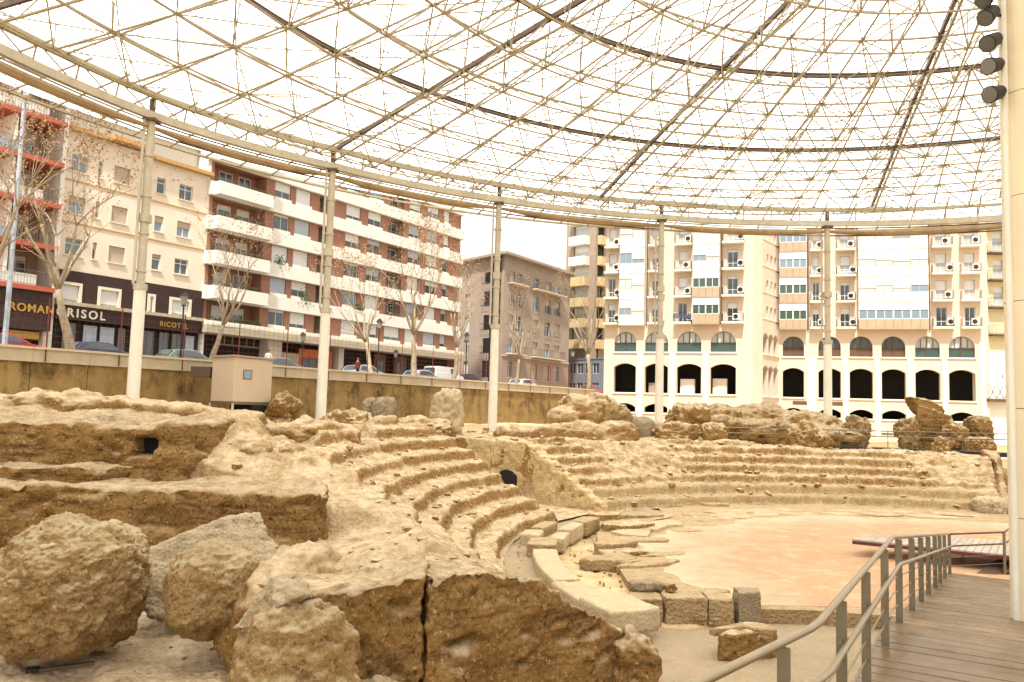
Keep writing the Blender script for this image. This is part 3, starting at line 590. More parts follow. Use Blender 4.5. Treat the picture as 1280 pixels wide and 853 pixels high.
bk_ = thing('rubble_bank', 'long dark brown rubble bank in front of the arcaded building', 'ruin')
blobs('rubble_lump', pxblobs([(880, 512, 552, 40, 48, 1.5), (905, 508, 552, 60, 48, 1.5), (950, 507, 552, 80, 49, 1.6), (1000, 513, 556, 80, 49, 1.6), (1030, 519, 556, 60, 48.5, 1.5), (1060, 530, 560, 60, 48, 1.5), (930, 522, 555, 160, 47, 1.5), (1020, 530, 560, 130, 47, 1.4)], 9), BROWN, bk_, .13, .26, .8, 131, .4, .06)
lump(1012, 532, 566, 44, 43, 'pale pointed mound before the brown bank', SAND, 141, 1.2, 2.2)
lump(1075, 522, 556, 26, 47, 'small leaning rubble stump left of the tall jagged fragment', GREYROCK, 142, .8, 3.0)
jf = thing('wall_fragment', 'tall jagged brown wall fragment with a beaked top', 'ruin')
mass('fragment_body', None, None, [tuple(atd(x, 540, D)[:2]) for x, D in ((1146, 47), (1190, 47), (1192, 48.6), (1150, 48.6))], 2.0, [5.0, 4.3, 4.2, 4.9], BROWN, .12, .16, 1.1, 151, .2, .04, jf)
slab('beak', None, [atd(1139, 495, 47.2), atd(1150, 518, 47.2), atd(1180, 530, 47.2), atd(1182, 512, 47.2), atd(1165, 500, 47.2)][::-1], (0, 1.0, 0), BROWN, 153, .1, amp=.1, parent=jf)
lump(1138, 523, 556, 22, 46.5, 'grey stump at the left foot of the jagged fragment', GREYROCK, 154, .7, 3.2)
lump(1195, 530, 562, 24, 46, 'sandy lump at the right foot of the jagged fragment', SAND, 155, .8, 3.0)
lump(1228, 522, 560, 22, 47, 'square brown stub of wall standing near the last column', BROWN, 156, .9, 4.5, .06)
lump(1228, 548, 575, 34, 45, 'low sandy block under the footbridge beam', SAND, 157, .8, 3.5, .08)
lump(1178, 549, 574, 16, 42, 'small pointed stone standing beside the black footbridge beam', SAND, 158, .4, 2.4)
lump(1258, 590, 640, 28, 38, 'dark red rubble at the cut end of the right seating', BROWN, 159, .9, 3.0)
m_ = [tuple(p[:2]) for p in (pol(15.9, 66.6), pol(21.5, 66.6), pol(21.5, 64.6), pol(15.9, 65.0))]
mass('end_wall', 'dark broken end face of the right seating wedge', 'wall', m_, -.1, lambda x, y: min(2.6, .45 * ((Rof(x, y) - 15.7) / .72 + .6)), BROWN, .1, .1, 1.3, 161, .15)
lump(1243, 623, 644, 36, 35.5, 'pale block lying at the foot of the right seating end', WHITESTONE, 163, .6, 3.6, .07)
# masonry at the near edge of the platform
eb = thing('edge_masonry', 'short row of squared pale blocks at the near corner of the orchestra platform', 'masonry')
for (x0, x1, z1, mt, sd2) in [(2.55, 3.2, .26, PALE, 1), (3.23, 4.1, .30, PALE, 2), (4.13, 4.6, .28, PALE, 3)]:
    mass('block', None, None, [(x0, 16.4 + .02 * x0), (x1, 16.4 + .02 * x1), (x1, 17.1), (x0, 17.1)], -.3, lambda x, y: z1, mt, .045, .035, 2, 170 + sd2, .06, .01, eb)
mass('stone_block', 'dark grey squared block at the right end of the pale block row', 'stone block', [(4.72, 16.5), (5.2, 16.6), (5.3, 17.15), (4.75, 17.1)], -.3, lambda x, y: .42, DARKSTONE, .045, .03, 2, 175, .04, .01)
boulder('round_stone', 'flat grey drum-like stone lying on the pale block row', (2.95, 17.15, .36), (.38, .22, .14), DARKSTONE, 176, .06, 4, .2, power=3.2)
boulder('round_stone', 'small orange round stone beside the grey drum-like stone', (3.45, 17.0, .38), (.12, .12, .11), SAND, 177, .05, 4)
ir_ = thing('rock_outcrop', 'isolated flat-topped rock on the gravel below the handrail', 'rock')
c_ = atz(937, 826, -.25)
mass('rock_body', None, None, [(c_.x - .55, c_.y + .0), (c_.x - .15, c_.y - .05), (c_.x + .6, c_.y + .3), (c_.x + .55, c_.y + .75), (c_.x - .2, c_.y + .65)], -.4, lambda x, y: .2, SAND, .04, .05, 2, 181, .1, .015, ir_)
for k, (dx, dy) in enumerate(((-.3, .3), (.1, .5), (.3, .35))): chip(c_.x + dx, c_.y + dy, .28, .15, .4, .12, .12, 7, .3, 400 + k, 'top_slab', PALE, ir_, .02)

erodedslab(893, 630, .7, .3, .14, .1, 520, PALE, .0)
# loose stones and crumbs lying over the ruins
def litter(name, label, n, rr_, aa_, smin, smax, mat, seed, filt=None):
    g = np.random.default_rng(seed); Rr = g.uniform(*rr_, n); Aa = g.uniform(*aa_, n); X, Y, Z = cavea(Rr, Aa); m_ = MB()
    ico = [(0, 0, 1), (.89, 0, .45), (.28, .85, .45), (-.72, .53, .45), (-.72, -.53, .45), (.28, -.85, .45), (.72, .53, -.45), (-.28, .85, -.45), (-.89, 0, -.45), (-.28, -.85, -.45), (.72, -.53, -.45), (0, 0, -1)]
    fs = [(0, 1, 2), (0, 2, 3), (0, 3, 4), (0, 4, 5), (0, 5, 1), (1, 6, 2), (2, 7, 3), (3, 8, 4), (4, 9, 5), (5, 10, 1), (2, 6, 7), (3, 7, 8), (4, 8, 9), (5, 9, 10), (1, 10, 6), (11, 7, 6), (11, 8, 7), (11, 9, 8), (11, 10, 9), (11, 6, 10)]
    for x, y, z in zip(X, Y, Z):
        if filt and not filt(x, y, z): continue
        s_ = smin + (smax - smin) * g.random() ** 4; a = g.uniform(0, 6.28); ca, sa = math.cos(a), math.sin(a); sx, sy, sz = s_ * g.uniform(.7, 1.5), s_ * g.uniform(.6, 1.1), s_ * g.uniform(.4, .8); jj = g.uniform(.75, 1.2, 12)
        m_.add([(x + (vx * sx * ca - vy * sy * sa) * j, y + (vx * sx * sa + vy * sy * ca) * j, z + sz * .35 + vz * sz * j) for (vx, vy, vz), j in zip(ico, jj)], fs)
    return m_.build(name, mat, label=label, cat='rubble', kind='stuff')
litter('loose_rubble', 'small loose stones scattered over the left seats and plateau', 800, (15.8, 26), (152, 211), .015, .12, SAND, 1)
litter('loose_rubble', 'small loose stones scattered along the right seating wedge', 650, (15.8, 24), (67, 138), .03, .2, SAND, 2)
litter('loose_rubble', 'small pale crumbs on the sandy ground around the boulders', 700, (16, 36), (200, 225), .01, .06, GREYROCK, 3, lambda x, y, z: x < -2.4 and y < 15)
litter('loose_rubble', 'stones and crumbs on the rough ground before the street wall', 500, (24, 40), (92, 190), .04, .3, SAND, 4)
g_ = np.random.default_rng(9); m_ = MB()
for k in range(260):
    a = g_.uniform(150, 205); r = g_.uniform(11.8, 15.5); p = pol(r, a); s_ = .012 + .045 * g_.random() ** 3
    if inplat(p.x, p.y): continue
    m_.box(p.x - s_, p.x + s_ * g_.uniform(.5, 1.2), p.y - s_, p.y + s_ * .8, -.16, -.1 + s_ * .7 + (.12 if r > 14.2 else 0))
m_.build('stone_chips', PALE, label='tiny stone chips lying beside the curved kerb', cat='rubble', kind='stuff')
# ================================================================== CANOPY
def rz(r): return 23.9 - 3.8 * (r / 40.0) ** 1.3
cols_px = [(190, 145), (416, 208), (624, 250), (827, 272), (1034, 280), (1262, 272)]
TOPZ = 19.0
colp = [atz(x, y, TOPZ) for x, y in cols_px]
colp = [pol(40.3, 169, TOPZ)] + colp + [pol(41.3, 42, TOPZ)]
lab = ['cream canopy column beyond the left edge', 'cream canopy column furthest left in view, before the cream building', 'cream canopy column in front of the brick and white building', 'cream canopy column in front of the pink balconied building',
       'cream canopy column before the left arches of the arcaded building', 'cream canopy column before the recessed middle arches of the arcaded building', 'cream canopy column half hidden behind the big near pillar', 'cream canopy column beyond the right edge']
basez = [3, 3.0, 2.7, 2.6, 2.3, 2.0, .6, .5]
for i, p in enumerate(colp):
    t_ = thing('canopy_column', lab[i], 'column', 'columns carrying the canopy rim', (p.x, p.y, basez[i]))
    h = TOPZ - basez[i]; b = lambda z: Vector((0, 0, z - basez[i]))
    m_ = MB(); m_.tube(b(basez[i] - .3), b(9.8), .33, 16, .30); m_.build('lower_shaft', STEELW, t_, smooth=False)
    m_ = MB(); m_.tube(b(9.8), b(TOPZ - .1), .22, 12); m_.tube(b(9.6), b(9.9), .36, 14); m_.build('upper_shaft', STEELC, t_)
    out = Vector((p.x - CX, p.y - CY, 0)).normalized(); side = out.cross(Vector((0, 0, 1)))
    off = side * -.42
    m_ = MB(); m_.tube(b(9.9) + off, b(TOPZ - .3) + off, .075, 8); m_.tube(b(9.9) + off, b(9.6) + off * .5, .075, 8); m_.build('drain_pipe', STEELC, t_)
    for zz in (10.6, 12.6, 14.6, 16.8):
        m_ = MB(); m_.tube(b(zz), b(zz) + off, .045, 6); m_.tube(b(zz - .06), b(zz + .06), .27, 12); m_.build('bracket', STEELC, t_)
    m_ = MB(); m_.box(-.26, .26, -.26, .26, 13.2 - basez[i], 13.65 - basez[i]); m_.build('junction_box', STEELC, t_)
    m_ = MB(); m_.tube(b(TOPZ - .2), b(TOPZ + .9), .16, 8); m_.box(-.35, .35, -.35, .35, TOPZ - .35 - basez[i], TOPZ - .2 - basez[i]); m_.build('head', STEELD, t_)
cn = thing('canopy', 'huge round translucent roof on a cream steel space frame over the ruins', 'roof')
NS = 120
def ringpts(r, z, a0=0, a1=360, n=NS): return [pol(r, a0 + (a1 - a0) * k / n, z) for k in range(n + 1)]
def rim(r_off, z):    # rim polygon through the columns (visible side), regular behind
    out = []
    cs = colp + [pol(41, 42 - 18 * k, TOPZ) for k in range(1, 12)] + []
    for p in cs:
        d = Vector((p.x - CX, p.y - CY, 0)); l = d.length; d.normalize(); out.append(Vector((CX, CY, 0)) + d * (l + r_off) + Vector((0, 0, z)))
    # close the loop roughly at 187
    for a in (-174,): out.append(pol(40.4 + r_off, 187, z))
    return out
RB, RU = rim(0, TOPZ), rim(-.25, TOPZ + 1.05)
nseg = len(RB)
def arcseg(a, b, n=6, bulge=.55):
    c = Vector((CX, CY, 0)); pts_ = []
    for k in range(n + 1):
        t = k / n; q = a.lerp(b, t); d = Vector((q.x - CX, q.y - CY, 0)).normalized(); q = q + d * bulge * 4 * t * (1 - t); pts_.append(q)
    return pts_
for i in range(nseg):
    a, b = RB[i], RB[(i + 1) % nseg]
    P = arcseg(a, b)
    m_ = MB()
    for q, r in zip(P[:-1], P[1:]): m_.bar(q, r, .32, .42)
    m_.build('edge_beam', STEELC, cn)
    m_ = MB(); Q = [q + Vector((0, 0, -.62 - .12 * math.sin(math.pi * k / 6))) for k, q in enumerate(P)]
    m_.sweep(Q, [.10] + [.10 + .17 * math.sin(math.pi * k / 6) ** .6 for k in range(1, 6)] + [.10], 8); m_.build('rolled_blind', BLIND, cn)
    m_ = MB()
    for q, r in zip(P[:-1], P[1:]): m_.tube(q + Vector((0, 0, -.36)), r + Vector((0, 0, -.36)), .05, 5); m_.tube(q + Vector((0, 0, -.95)), r + Vector((0, 0, -.95)), .055, 5)
    m_.build('blind_rail', STEELD if i % 2 else STEEL, cn)
    U = arcseg(RU[i], RU[(i + 1) % nseg])
    m_ = MB()
    for q, r in zip(U[:-1], U[1:]): m_.bar(q, r, .24, .34)
    for k in range(6): m_.tube(P[k], U[k], .05, 5); m_.tube(U[k], P[k + 1], .04, 5)
    m_.build('upper_edge_beam', STEEL, cn)
# outer eave
for i in range(30):
    a0 = 12 * i; m_ = MB()
    for k in range(4):
        m_.tube(pol(45.5, a0 + 3 * k, 19.35), pol(45.5, a0 + 3 * k + 3, 19.35), .10, 5)
        m_.tube(pol(39.5, a0 + 3 * k, rz(39.5)), pol(45.5, a0 + 3 * k, 19.35), .06, 5)
    m_.build('eave', STEEL, cn)
TOPR = [3.4, 6.8, 10.2, 13.7, 17.1, 20.6, 23.7, 26.9, 30.0, 33.3, 36.7]
BOTR = [5.1, 8.5, 12.0, 15.4, 18.8, 22.1, 25.3, 28.4, 31.6, 35.0, 38.3]
def dep(r): return 1.9 - .75 * r / 40
for r in TOPR:
    m_ = MB(); P = ringpts(r, rz(r)); dark = r in (20.6, 30.0)
    for q, s_ in zip(P[:-1], P[1:]): m_.tube(q, s_, .10 if dark else .065, 5, cap=False)
    if dark:
        for q, s_ in zip(P[:-1], P[1:]): m_.tube(q + Vector((0, 0, .16)), s_ + Vector((0, 0, .16)), .07, 5, cap=False)
    m_.build('ring_purlin', STEELD if dark else STEEL, cn)
for r in BOTR:
    m_ = MB(); P = ringpts(r, rz(r) - dep(r))
    for q, s_ in zip(P[:-1], P[1:]): m_.tube(q, s_, .055, 5, cap=False)
    m_.build('bottom_chord_ring', STEEL, cn)
fr_ = [r for r in np.arange(8, 45, 1.13) if min(abs(r - q) for q in TOPR) > .3]
for r in fr_:
    m_ = MB(); P = ringpts(r, rz(r) + .1)
    for q, s_ in zip(P[:-1], P[1:]): m_.tube(q, s_, .036, 3, cap=False)
    m_.build('thin_purlin', STEEL, cn)
for i in range(60):
    a = 13.3 + 6 * i; r0 = 1.5 if i % 5 == 0 else (6.2 if i % 5 in (2, 3) and False else (13.7 if i % 2 == 0 else 20.6)); heavy = i % 5 == 0
    rr = [r0] + [r for r in TOPR if r > r0 + .1] + [40.1]
    if heavy:
        m_ = MB()
        for q, s_ in zip(rr[:-1], rr[1:]): m_.bar(pol(q, a, rz(q)), pol(s_, a, rz(s_)), .16, .26)
        rb = m_.build('radial_rafter', STEELD, cn)
        m_ = MB(); rr2 = [r for r in rr if r < 39] + [39.5]
        for q, s_ in zip(rr2[:-1], rr2[1:]):
            zq, zs = rz(q) - .75, rz(s_) - .75; m_.tube(pol(q, a + .0, zq), pol(s_, a + .0, zs), .075, 6)
            m_.tube(pol(q, a, rz(q)), pol((q + s_) / 2, a, (zq + zs) / 2), .03, 4); m_.tube(pol((q + s_) / 2, a, (zq + zs) / 2), pol(s_, a, rz(s_)), .03, 4)
        m_.build('rafter_bottom_chord', STEEL, cn)
    else:
        m_ = MB()
        for q, s_ in zip(rr[:-1], rr[1:]): m_.tube(pol(q, a, rz(q)), pol(s_, a, rz(s_)), .06, 5)
        m_.build('radial_rafter', STEEL, cn)
    # bottom chord radials run half way between
    a2 = a + 3; rr = [r for r in BOTR if r >= (12.0 if i % 2 else 18.8)]
    m_ = MB()
    for q, s_ in zip(rr[:-1], rr[1:]): m_.tube(pol(q, a2, rz(q) - dep(q)), pol(s_, a2, rz(s_) - dep(s_)), .05, 5)
    m_.tube(pol(38.3, a2, rz(38.3) - dep(38.3)), pol(40.0, a2, TOPZ + .9), .05, 5)
    for q, s_ in zip(rr[:-1], rr[1:]): m_.tube(pol(q, a2, rz(q) - dep(q)), pol(s_, a2 + 6 * (1 if i % 2 else -1), rz(s_) - dep(s_)), .032, 4)
    m_.build('bottom_chord', STEEL, cn)
    m_ = MB()
    for q in rr:
        nd = pol(q, a2, rz(q) - dep(q)); lo = max([r for r in TOPR if r < q] or [3.4]); hi = min([r for r in TOPR if r > q] or [40.1])
        for rr_ in (lo, hi):
            for aa in (a, a + 6): m_.tube(nd, pol(rr_, aa, rz(rr_)), .042, 4, cap=False)
        m_.tube(nd, pol(q, a2, rz(q) + .1), .032, 3, cap=False)
    m_.build('web_bracing', STEEL, cn)
for i in range(60):
    a = 13.3 + 6 * i; m_ = MB(); rr = [r for r in TOPR if r > 13] + [40.1]
    for k, (q, s_) in enumerate(zip(rr[:-1], rr[1:])):
        a0, a1 = (a, a + 6) if (i + k) % 2 else (a + 6, a); m_.tube(pol(q, a0, rz(q)), pol(s_, a1, rz(s_)), .034, 4, cap=False)
    m_.build('top_diagonal', STEEL, cn)
# translucent sheets
PR = [0.0, 6.8, 13.7, 20.6, 26.9, 33.3, 40.0, 45.3]
for i in range(24):
    a0 = 15 * i
    for r0, r1 in zip(PR[:-1], PR[1:]):
        m_ = MB(); z0, z1 = rz(r0) + .17, rz(r1) + .17; k = 4
        vs = [pol(r0 + .02, a0 + 15 * q / k, z0) for q in range(k + 1)] + [pol(r1, a0 + 15 * q / k, z1) for q in range(k + 1)]
        m_.add(vs, [(q, k + 1 + q, k + 2 + q, q + 1) for q in range(k)]); m_.build('roof_sheet', ROOFP, cn)
# near pillar with spotlights
pc = Vector((7.48, 11.2, 0)); 
np_ = thing('near_pillar', 'very wide cream pillar rising beside the boardwalk at the right edge', 'pillar', None, (pc.x, pc.y, 1.2))
PILL = flat('pale_pillar_paint', (.66, .56, .38), .6, 0, .06, 1.0)
for k in range(14):
    z0 = k * 1.5; z1 = min(z0 + 1.49, 20.2); m_ = MB(); m_.tube((0, 0, z0), (0, 0, z1), .47, 40); o = m_.build('shaft_panel', PILL, np_)
m_ = MB(); m_.tube((-.47, -.02, 0), (-.47, -.02, 20.2), .05, 8); m_.build('conduit', STEELW, np_)
for k, (x, y) in enumerate([(1233, -4), (1236, 19), (1239, 52), (1241, 82), (1243, 117)]):
    lb = ['topmost black spotlight on the near pillar, cut by the picture edge', 'second black spotlight from the top on the near pillar', 'middle black spotlight on the near pillar', 'fourth black spotlight down the near pillar', 'lowest black spotlight on the near pillar'][k]
    p = atd(x, y, 11.15); t_ = thing('spotlight', lb, 'lamp', 'spotlights on the near pillar', tuple(p))
    d = Vector((-.45, -.25, -.55 + .12 * k)).normalized() if k != 4 else Vector((-.6, -.3, -.25)).normalized()
    m_ = MB(); m_.tube(-d * .15, d * .12, .095, 14, .125); m_.tube(-d * .19, -d * .15, .05, 10, .09); m_.build('housing', BLACK, t_)
    m_ = MB(); m_.tube(d * .121, d * .127, .11, 14); m_.build('lens', glassy('lens', (.1, .1, .1)), t_)
    m_ = MB(); m_.bar((.0, 0, 0), (.26, .04, .02), .03, .04); m_.build('bracket', BLACK, t_)
# ================================================================== BOARDWALK
def rail_xy(D): return -1.138 + .6 * D
RD = Vector((.6, 1.0, 0)).normalized(); RN = Vector((1.0, -.6, 0)).normalized()
def deckz(D): return 1.68 if D <= 9.1 else max(.12, 1.68 - (D - 9.1) * (1.55 / 11.6))
bw = thing('boardwalk', 'weathered wooden ramp with steel handrail leading down to the orchestra', 'boardwalk')
D = 1.0
BW = .205
while D < 20.75:
    p = Vector((rail_xy(D), D, deckz(D))); d2 = D + BW * .915
    wdt = 4.2 if D < 9.6 else max(1.55, 2.6 - (D - 9.6) * .1)
    L = -4.0 if D < 5.0 else -.12
    if D < 5.0: L = -1.2
    q = Vector((rail_xy(d2), d2, deckz(d2))); th = Vector((0, 0, -.04)); jit = Vector((0, 0, random.uniform(-.003, .003)))
    w0 = wdt + random.uniform(-.01, .01)
    # notch around the pillar
    m_ = MB(); a0, a1, b0, b1 = p + RN * L + jit, p + RN * w0 + jit, q + RN * L + jit, q + RN * w0 + jit
    m_.hexa([a0 + th, a1 + th, b1 + th, b0 + th, a0, a1, b1, b0]); m_.build('deck_board', DECK, bw, bevel=.004)
    D += BW
m_ = MB()
for a, b in ((-.1, -.02), (1.5, 1.58)):
    for D0, D1 in ((1, 9.1), (9.1, 20.7)):
        p, q = Vector((rail_xy(D0), D0, deckz(D0) - .05)), Vector((rail_xy(D1), D1, deckz(D1) - .05))
        p, q = p + RN * ((a + b) / 2), q + RN * ((a + b) / 2); m_.bar(p + Vector((0, 0, -.1)), q + Vector((0, 0, -.1)), .08, .2)
m_.build('joist', STEELD, bw)
m_ = MB()
for D0 in (3, 5, 7, 9, 11, 13, 15):
    for w_ in (.0, 1.5):
        p = Vector((rail_xy(D0), D0, 0)) + RN * w_; m_.tube((p.x, p.y, -.3), (p.x, p.y, deckz(D0) - .1), .05, 8)
m_.build('support_post', STEELD, bw)
rail = thing('handrail', 'brushed steel handrail with flat posts along the left of the boardwalk', 'railing')
def railz(D): return 2.68 if D <= 9.1 else deckz(D) + 1.0
pd = [4.82, 6.05, 7.2, 8.43, 9.7, 11.2, 12.6, 14.0, 15.6, 17.0, 18.6, 20.7]
near = Vector((.86, 3.93, 2.68)); k0 = Vector((rail_xy(5.2), 5.2, 2.68)); nd_ = (k0 - near).normalized()
far0 = Vector((rail_xy(9.1), 9.1, 2.68)); end = Vector((rail_xy(20.7), 20.7, railz(20.7)))
def poly_rail(dz, r, name, off=0, n=10, mat=RAILM):
    o = Vector((RN.x * off, RN.y * off, dz)); m_ = MB()
    m_.sweep([near - nd_ * 2.2 + o, k0 - nd_ * .1 + o, k0 + RD * .1 + o, far0 - RD * .08 + o, far0 + (end - far0).normalized() * .08 + o, end + o], [r] * 6, n); return m_.build(name, mat, rail, smooth=True)
poly_rail(0, .026, 'top_handrail'); poly_rail(-.29, .022, 'lower_handrail', .07)
for dz in (-.46, -.62, -.78): poly_rail(dz, .008, 'cable', 0, 6)
pmesh = None
for D in pd:
    base = Vector((rail_xy(D), D, deckz(D) - .12))
    if D < 5.2: base = near.lerp(k0, .7); base.z = 1.56
    if pmesh is None:
        m_ = MB(); m_.bar((0, 0, 0), (0, 0, 1.07), .05, .05); m_.v = []; m_.f = []; m_.m = []; m_.box(-.009, .009, -.038, .038, 0, 1.09); m_.box(-.02, .1, -.008, .008, .79, .81)
        o = m_.build('post', GREYST, rail, bevel=.003); pmesh = o
    else: o = pmesh.copy(); COL.objects.link(o)
    o.location = base; o.rotation_euler = (0, 0, math.atan2(RN.y, RN.x) - math.pi / 2)
for dd in (.95 - 1.35, .95 - 2.5):
    o = pmesh.copy(); COL.objects.link(o); o.location = near + nd_ * dd; o.location.z = 1.56; o.rotation_euler = pmesh.rotation_euler
# end railing with thin black bars
er_ = thing('end_railing', 'dark thin railing closing the bottom of the boardwalk', 'railing')
E0 = Vector((rail_xy(20.7), 20.7, .12)); E1 = atz(1256, 714, .12); E2 = E1 + Vector((2.2, 2.5, .1))
for a, b in ((E0, E1), (E1, E2)):
    for dz, r in ((1.0, .025), (.7, .022), (.42, .007), (.2, .007)):
        m_ = MB(); m_.tube(a + Vector((0, 0, dz)), b + Vector((0, 0, dz)), r, 8); m_.build('rail_bar', STEELD if r > .01 else GREYST, er_)
for p in (E1, E2, E1.lerp(E2, .5)):
    m_ = MB(); m_.bar(p, p + Vector((0, 0, 1.02)), .045, .045); m_.v = []; m_.f = []; m_.m = []; m_.box(p.x - .03, p.x + .03, p.y - .02, p.y + .02, p.z - .1, p.z + 1.0); m_.build('post', GREYST, er_)
# landing and red edged crossing platform
ld = thing('landing', 'lower landing with red side plates joining ramp and crossing platform', 'landing')
for k in range(9):
    a = E1 + (E2 - E1) * (k / 9); b = E1 + (E2 - E1) * ((k + .93) / 9); s_ = Vector((1.6, -.3, 0)); m_ = MB(); th = Vector((0, 0, -.04))
    m_.hexa([a + th, a + s_ + th, b + s_ + th, b + th, a, a + s_, b + s_, b]); m_.build('deck_board', DECK, ld)
m_ = MB(); m_.hexa([E1 + Vector((-.9, -.1, -.2)), E1 + Vector((-.03, -.0, -.2)), E2 + Vector((-.03, 0, -.2)), E2 + Vector((-.1, 0, -.2)), E1 + Vector((-.9, -.1, -.12)), E1 + Vector((-.03, 0, -.08)), E2 + Vector((-.03, 0, .3)), E2 + Vector((-.1, 0, .3))]); m_.build('side_plate', STEELD, ld)
m_ = MB(); m_.bar(E1 + Vector((0, .05, -.02)), E2 + Vector((0, 0, .0)), .05, .14); m_.build('side_plate', REDST, ld)
pf = thing('crossing_platform', 'narrow grey boarded platform with a dark red edge crossing above the pink floor', 'platform')
P0, P1, P2, P3 = atz(1065, 674, .5), atz(1290, 697, .5), atz(1290, 676, .5), atz(1087, 668.5, .5)
P1 = P0 + (P1 - P0) * 1.8; P2 = P3 + (P2 - P3) * 1.8
nb_ = 44
for k in range(nb_):
    t0, t1 = k / nb_, (k + .93) / nb_; a, b, c, d = P0.lerp(P1, t0), P0.lerp(P1, t1), P3.lerp(P2, t1), P3.lerp(P2, t0); m_ = MB(); th = Vector((0, 0, -.05))
    m_.hexa([a + th, b + th, c + th, d + th, a, b, c, d]); m_.build('deck_board', DECKG, pf)
m_ = MB(); m_.bar(P0 + Vector((0, -.03, -.09)), P1 + Vector((0, -.03, -.07)), .05, .09); m_.build('edge_beam', flat('maroon_edge', (.10, .02, .015), .6), pf)
m_ = MB()
for t in (.1, .35, .6, .85):
    for e in (.15, .85): p = P0.lerp(P1, t).lerp(P3.lerp(P2, t), e); m_.tube((p.x, p.y, 0), (p.x, p.y, .45), .05, 8)
m_.build('leg', STEELD, pf)
# far footbridge with rails behind the seating
fbr = thing('footbridge', 'dark steel footbridge with thin rails behind the right seating', 'footbridge')
A_, B_ = atd(1048, 560, 45.5), atd(1300, 570.5, 42)
m_ = MB(); m_.bar(A_, B_, 1.4, .22); m_.build('deck_beam', BLACK, fbr)
m_ = MB()
for t in (.3, .62, .72, .95):
    p = A_.lerp(B_, t); m_.tube((p.x, p.y, 1.0), (p.x, p.y, p.z), .09, 8)
m_.build('support_post', BLACK, fbr)
A2, B2 = atd(905, 541, 45.5), atd(1300, 551, 42)
for dz in (0, .3):
    m_ = MB(); m_.tube(A2 + Vector((0, 0, dz)), B2 + Vector((0, 0, dz)), .03, 5); m_.build('rail_bar', GREYST, fbr)
for k in range(14):
    p = A2.lerp(B2, k / 13); m_ = MB(); m_.tube(p + Vector((0, 0, .3)), p + Vector((0, 0, -.8)), .022, 5); m_.build('rail_post', GREYST, fbr)
hr2 = thing('thin_rail', 'thin dark wire rail between the rubble mass and the pale block', 'railing')
A3, B3 = atd(790, 540, 43), atd(905, 541, 44)
m_ = MB(); m_.tube(A3, B3, .03, 5); m_.build('rail_bar', GREYST, hr2)
m_ = MB()
for k in range(5): p = A3.lerp(B3, k / 4); m_.tube(p, p + Vector((0, 0, -1)), .025, 5)
m_.build('rail_post', GREYST, hr2)
# ================================================================== STREET
TH = .577; SU = Vector((math.sin(TH), math.cos(TH), 0)); SN = Vector((math.cos(TH), -math.sin(TH), 0))   # along the street / towards the ruins
def L2(d, s, z): v = -SN * d + SU * s; return Vector((v.x, v.y, z))
DW, DB, ZS = 43.1, 57.8, 5.95
S0_, S1_ = -60, 84
def strip(name, d0, d1, z0, z1, mat, s0=S0_, s1=S1_, **kw):
    m_ = MB(); a, b, c, d = L2(d0, s0, 0), L2(d0, s1, 0), L2(d1, s1, 0), L2(d1, s0, 0)
    m_.hexa([(p.x, p.y, z0) for p in (a, b, c, d)] + [(p.x, p.y, z1) for p in (a, b, c, d)]); return m_.build(name, mat, kind='structure', **kw)
strip('pavement', DW + .35, DW + 4.0, 2, ZS, PAVE); strip('road', DW + 4.0, DW + 11.5, 2, ZS - .13, ASPH); strip('pavement', DW + 11.5, 110, 2, ZS, PAVE)
strip('pavement', DW - 1 + 60, 400, 2, ZS - .2, PAVE, -200, 400)
m_ = MB()
for k in range(24):
    a = L2(DW + 6.2, S0_ + 6 * k, 0); b = L2(DW + 6.2, S0_ + 6 * k + 2.5, 0); c = L2(DW + 6.3, S0_ + 6 * k + 2.5, 0); d = L2(DW + 6.3, S0_ + 6 * k, 0)
    m_.hexa([(p.x, p.y, ZS - .129) for p in (a, b, c, d)] + [(p.x, p.y, ZS - .124) for p in (a, b, c, d)])
m_.build('lane_marking', LETW, kind='structure')
# retaining wall: concrete panels, light coping band, mesh fence
WT = 6.42
rw = thing('retaining_wall', 'long stained ochre concrete wall holding up the street behind the ruins', 'wall')
s = S0_
COPE = flat('grey_coping', (.42, .35, .24), .9, 0, .12, 1.5)
while s < S1_ - 1:
    m_ = MB(); a, b, c, d = L2(DW, s, 0), L2(DW, s + 2.96, 0), L2(DW + .35, s + 2.96, 0), L2(DW + .35, s, 0); zz = WT - .78
    jz = random.uniform(-.02, .02)
    m_.hexa([(p.x, p.y, .5) for p in (a, b, c, d)] + [(p.x, p.y, zz) for p in (a, b, c, d)]); m_.build('wall_panel', CONCW, rw)
    m_ = MB(); o1, o2 = -SN * -.10, SN * .22
    a, b, c, d = L2(DW - .14, s, 0), L2(DW - .14, s + 2.985, 0), L2(DW + .35, s + 2.985, 0), L2(DW + .35, s, 0)
    m_.hexa([(p.x, p.y, zz) for p in (a, b, c, d)] + [(p.x, p.y, WT - .12) for p in (a, b, c, d)]); m_.build('coping_panel', COPE, rw)
    a, b, c, d = L2(DW - .24, s, 0), L2(DW - .24, s + 2.985, 0), L2(DW + .4, s + 2.985, 0), L2(DW + .4, s, 0); m_ = MB()
    m_.hexa([(p.x, p.y, WT - .12) for p in (a, b, c, d)] + [(p.x, p.y, WT) for p in (a, b, c, d)]); m_.build('cap_rail', flat('cap_rail_paint', (.50, .40, .28), .8) if 'cap_rail_paint' not in MATS else MATS['cap_rail_paint'], rw)
    s += 3.0
fn = thing('mesh_fence', 'tall thin dark red wire fence standing on the street wall', 'fence')
m_ = MB(); m_.box(-.026, .026, -.026, .026, -.75, 2.6); post = m_.build('fence_post', REDST, fn); s = S0_ + 1.6; first = True
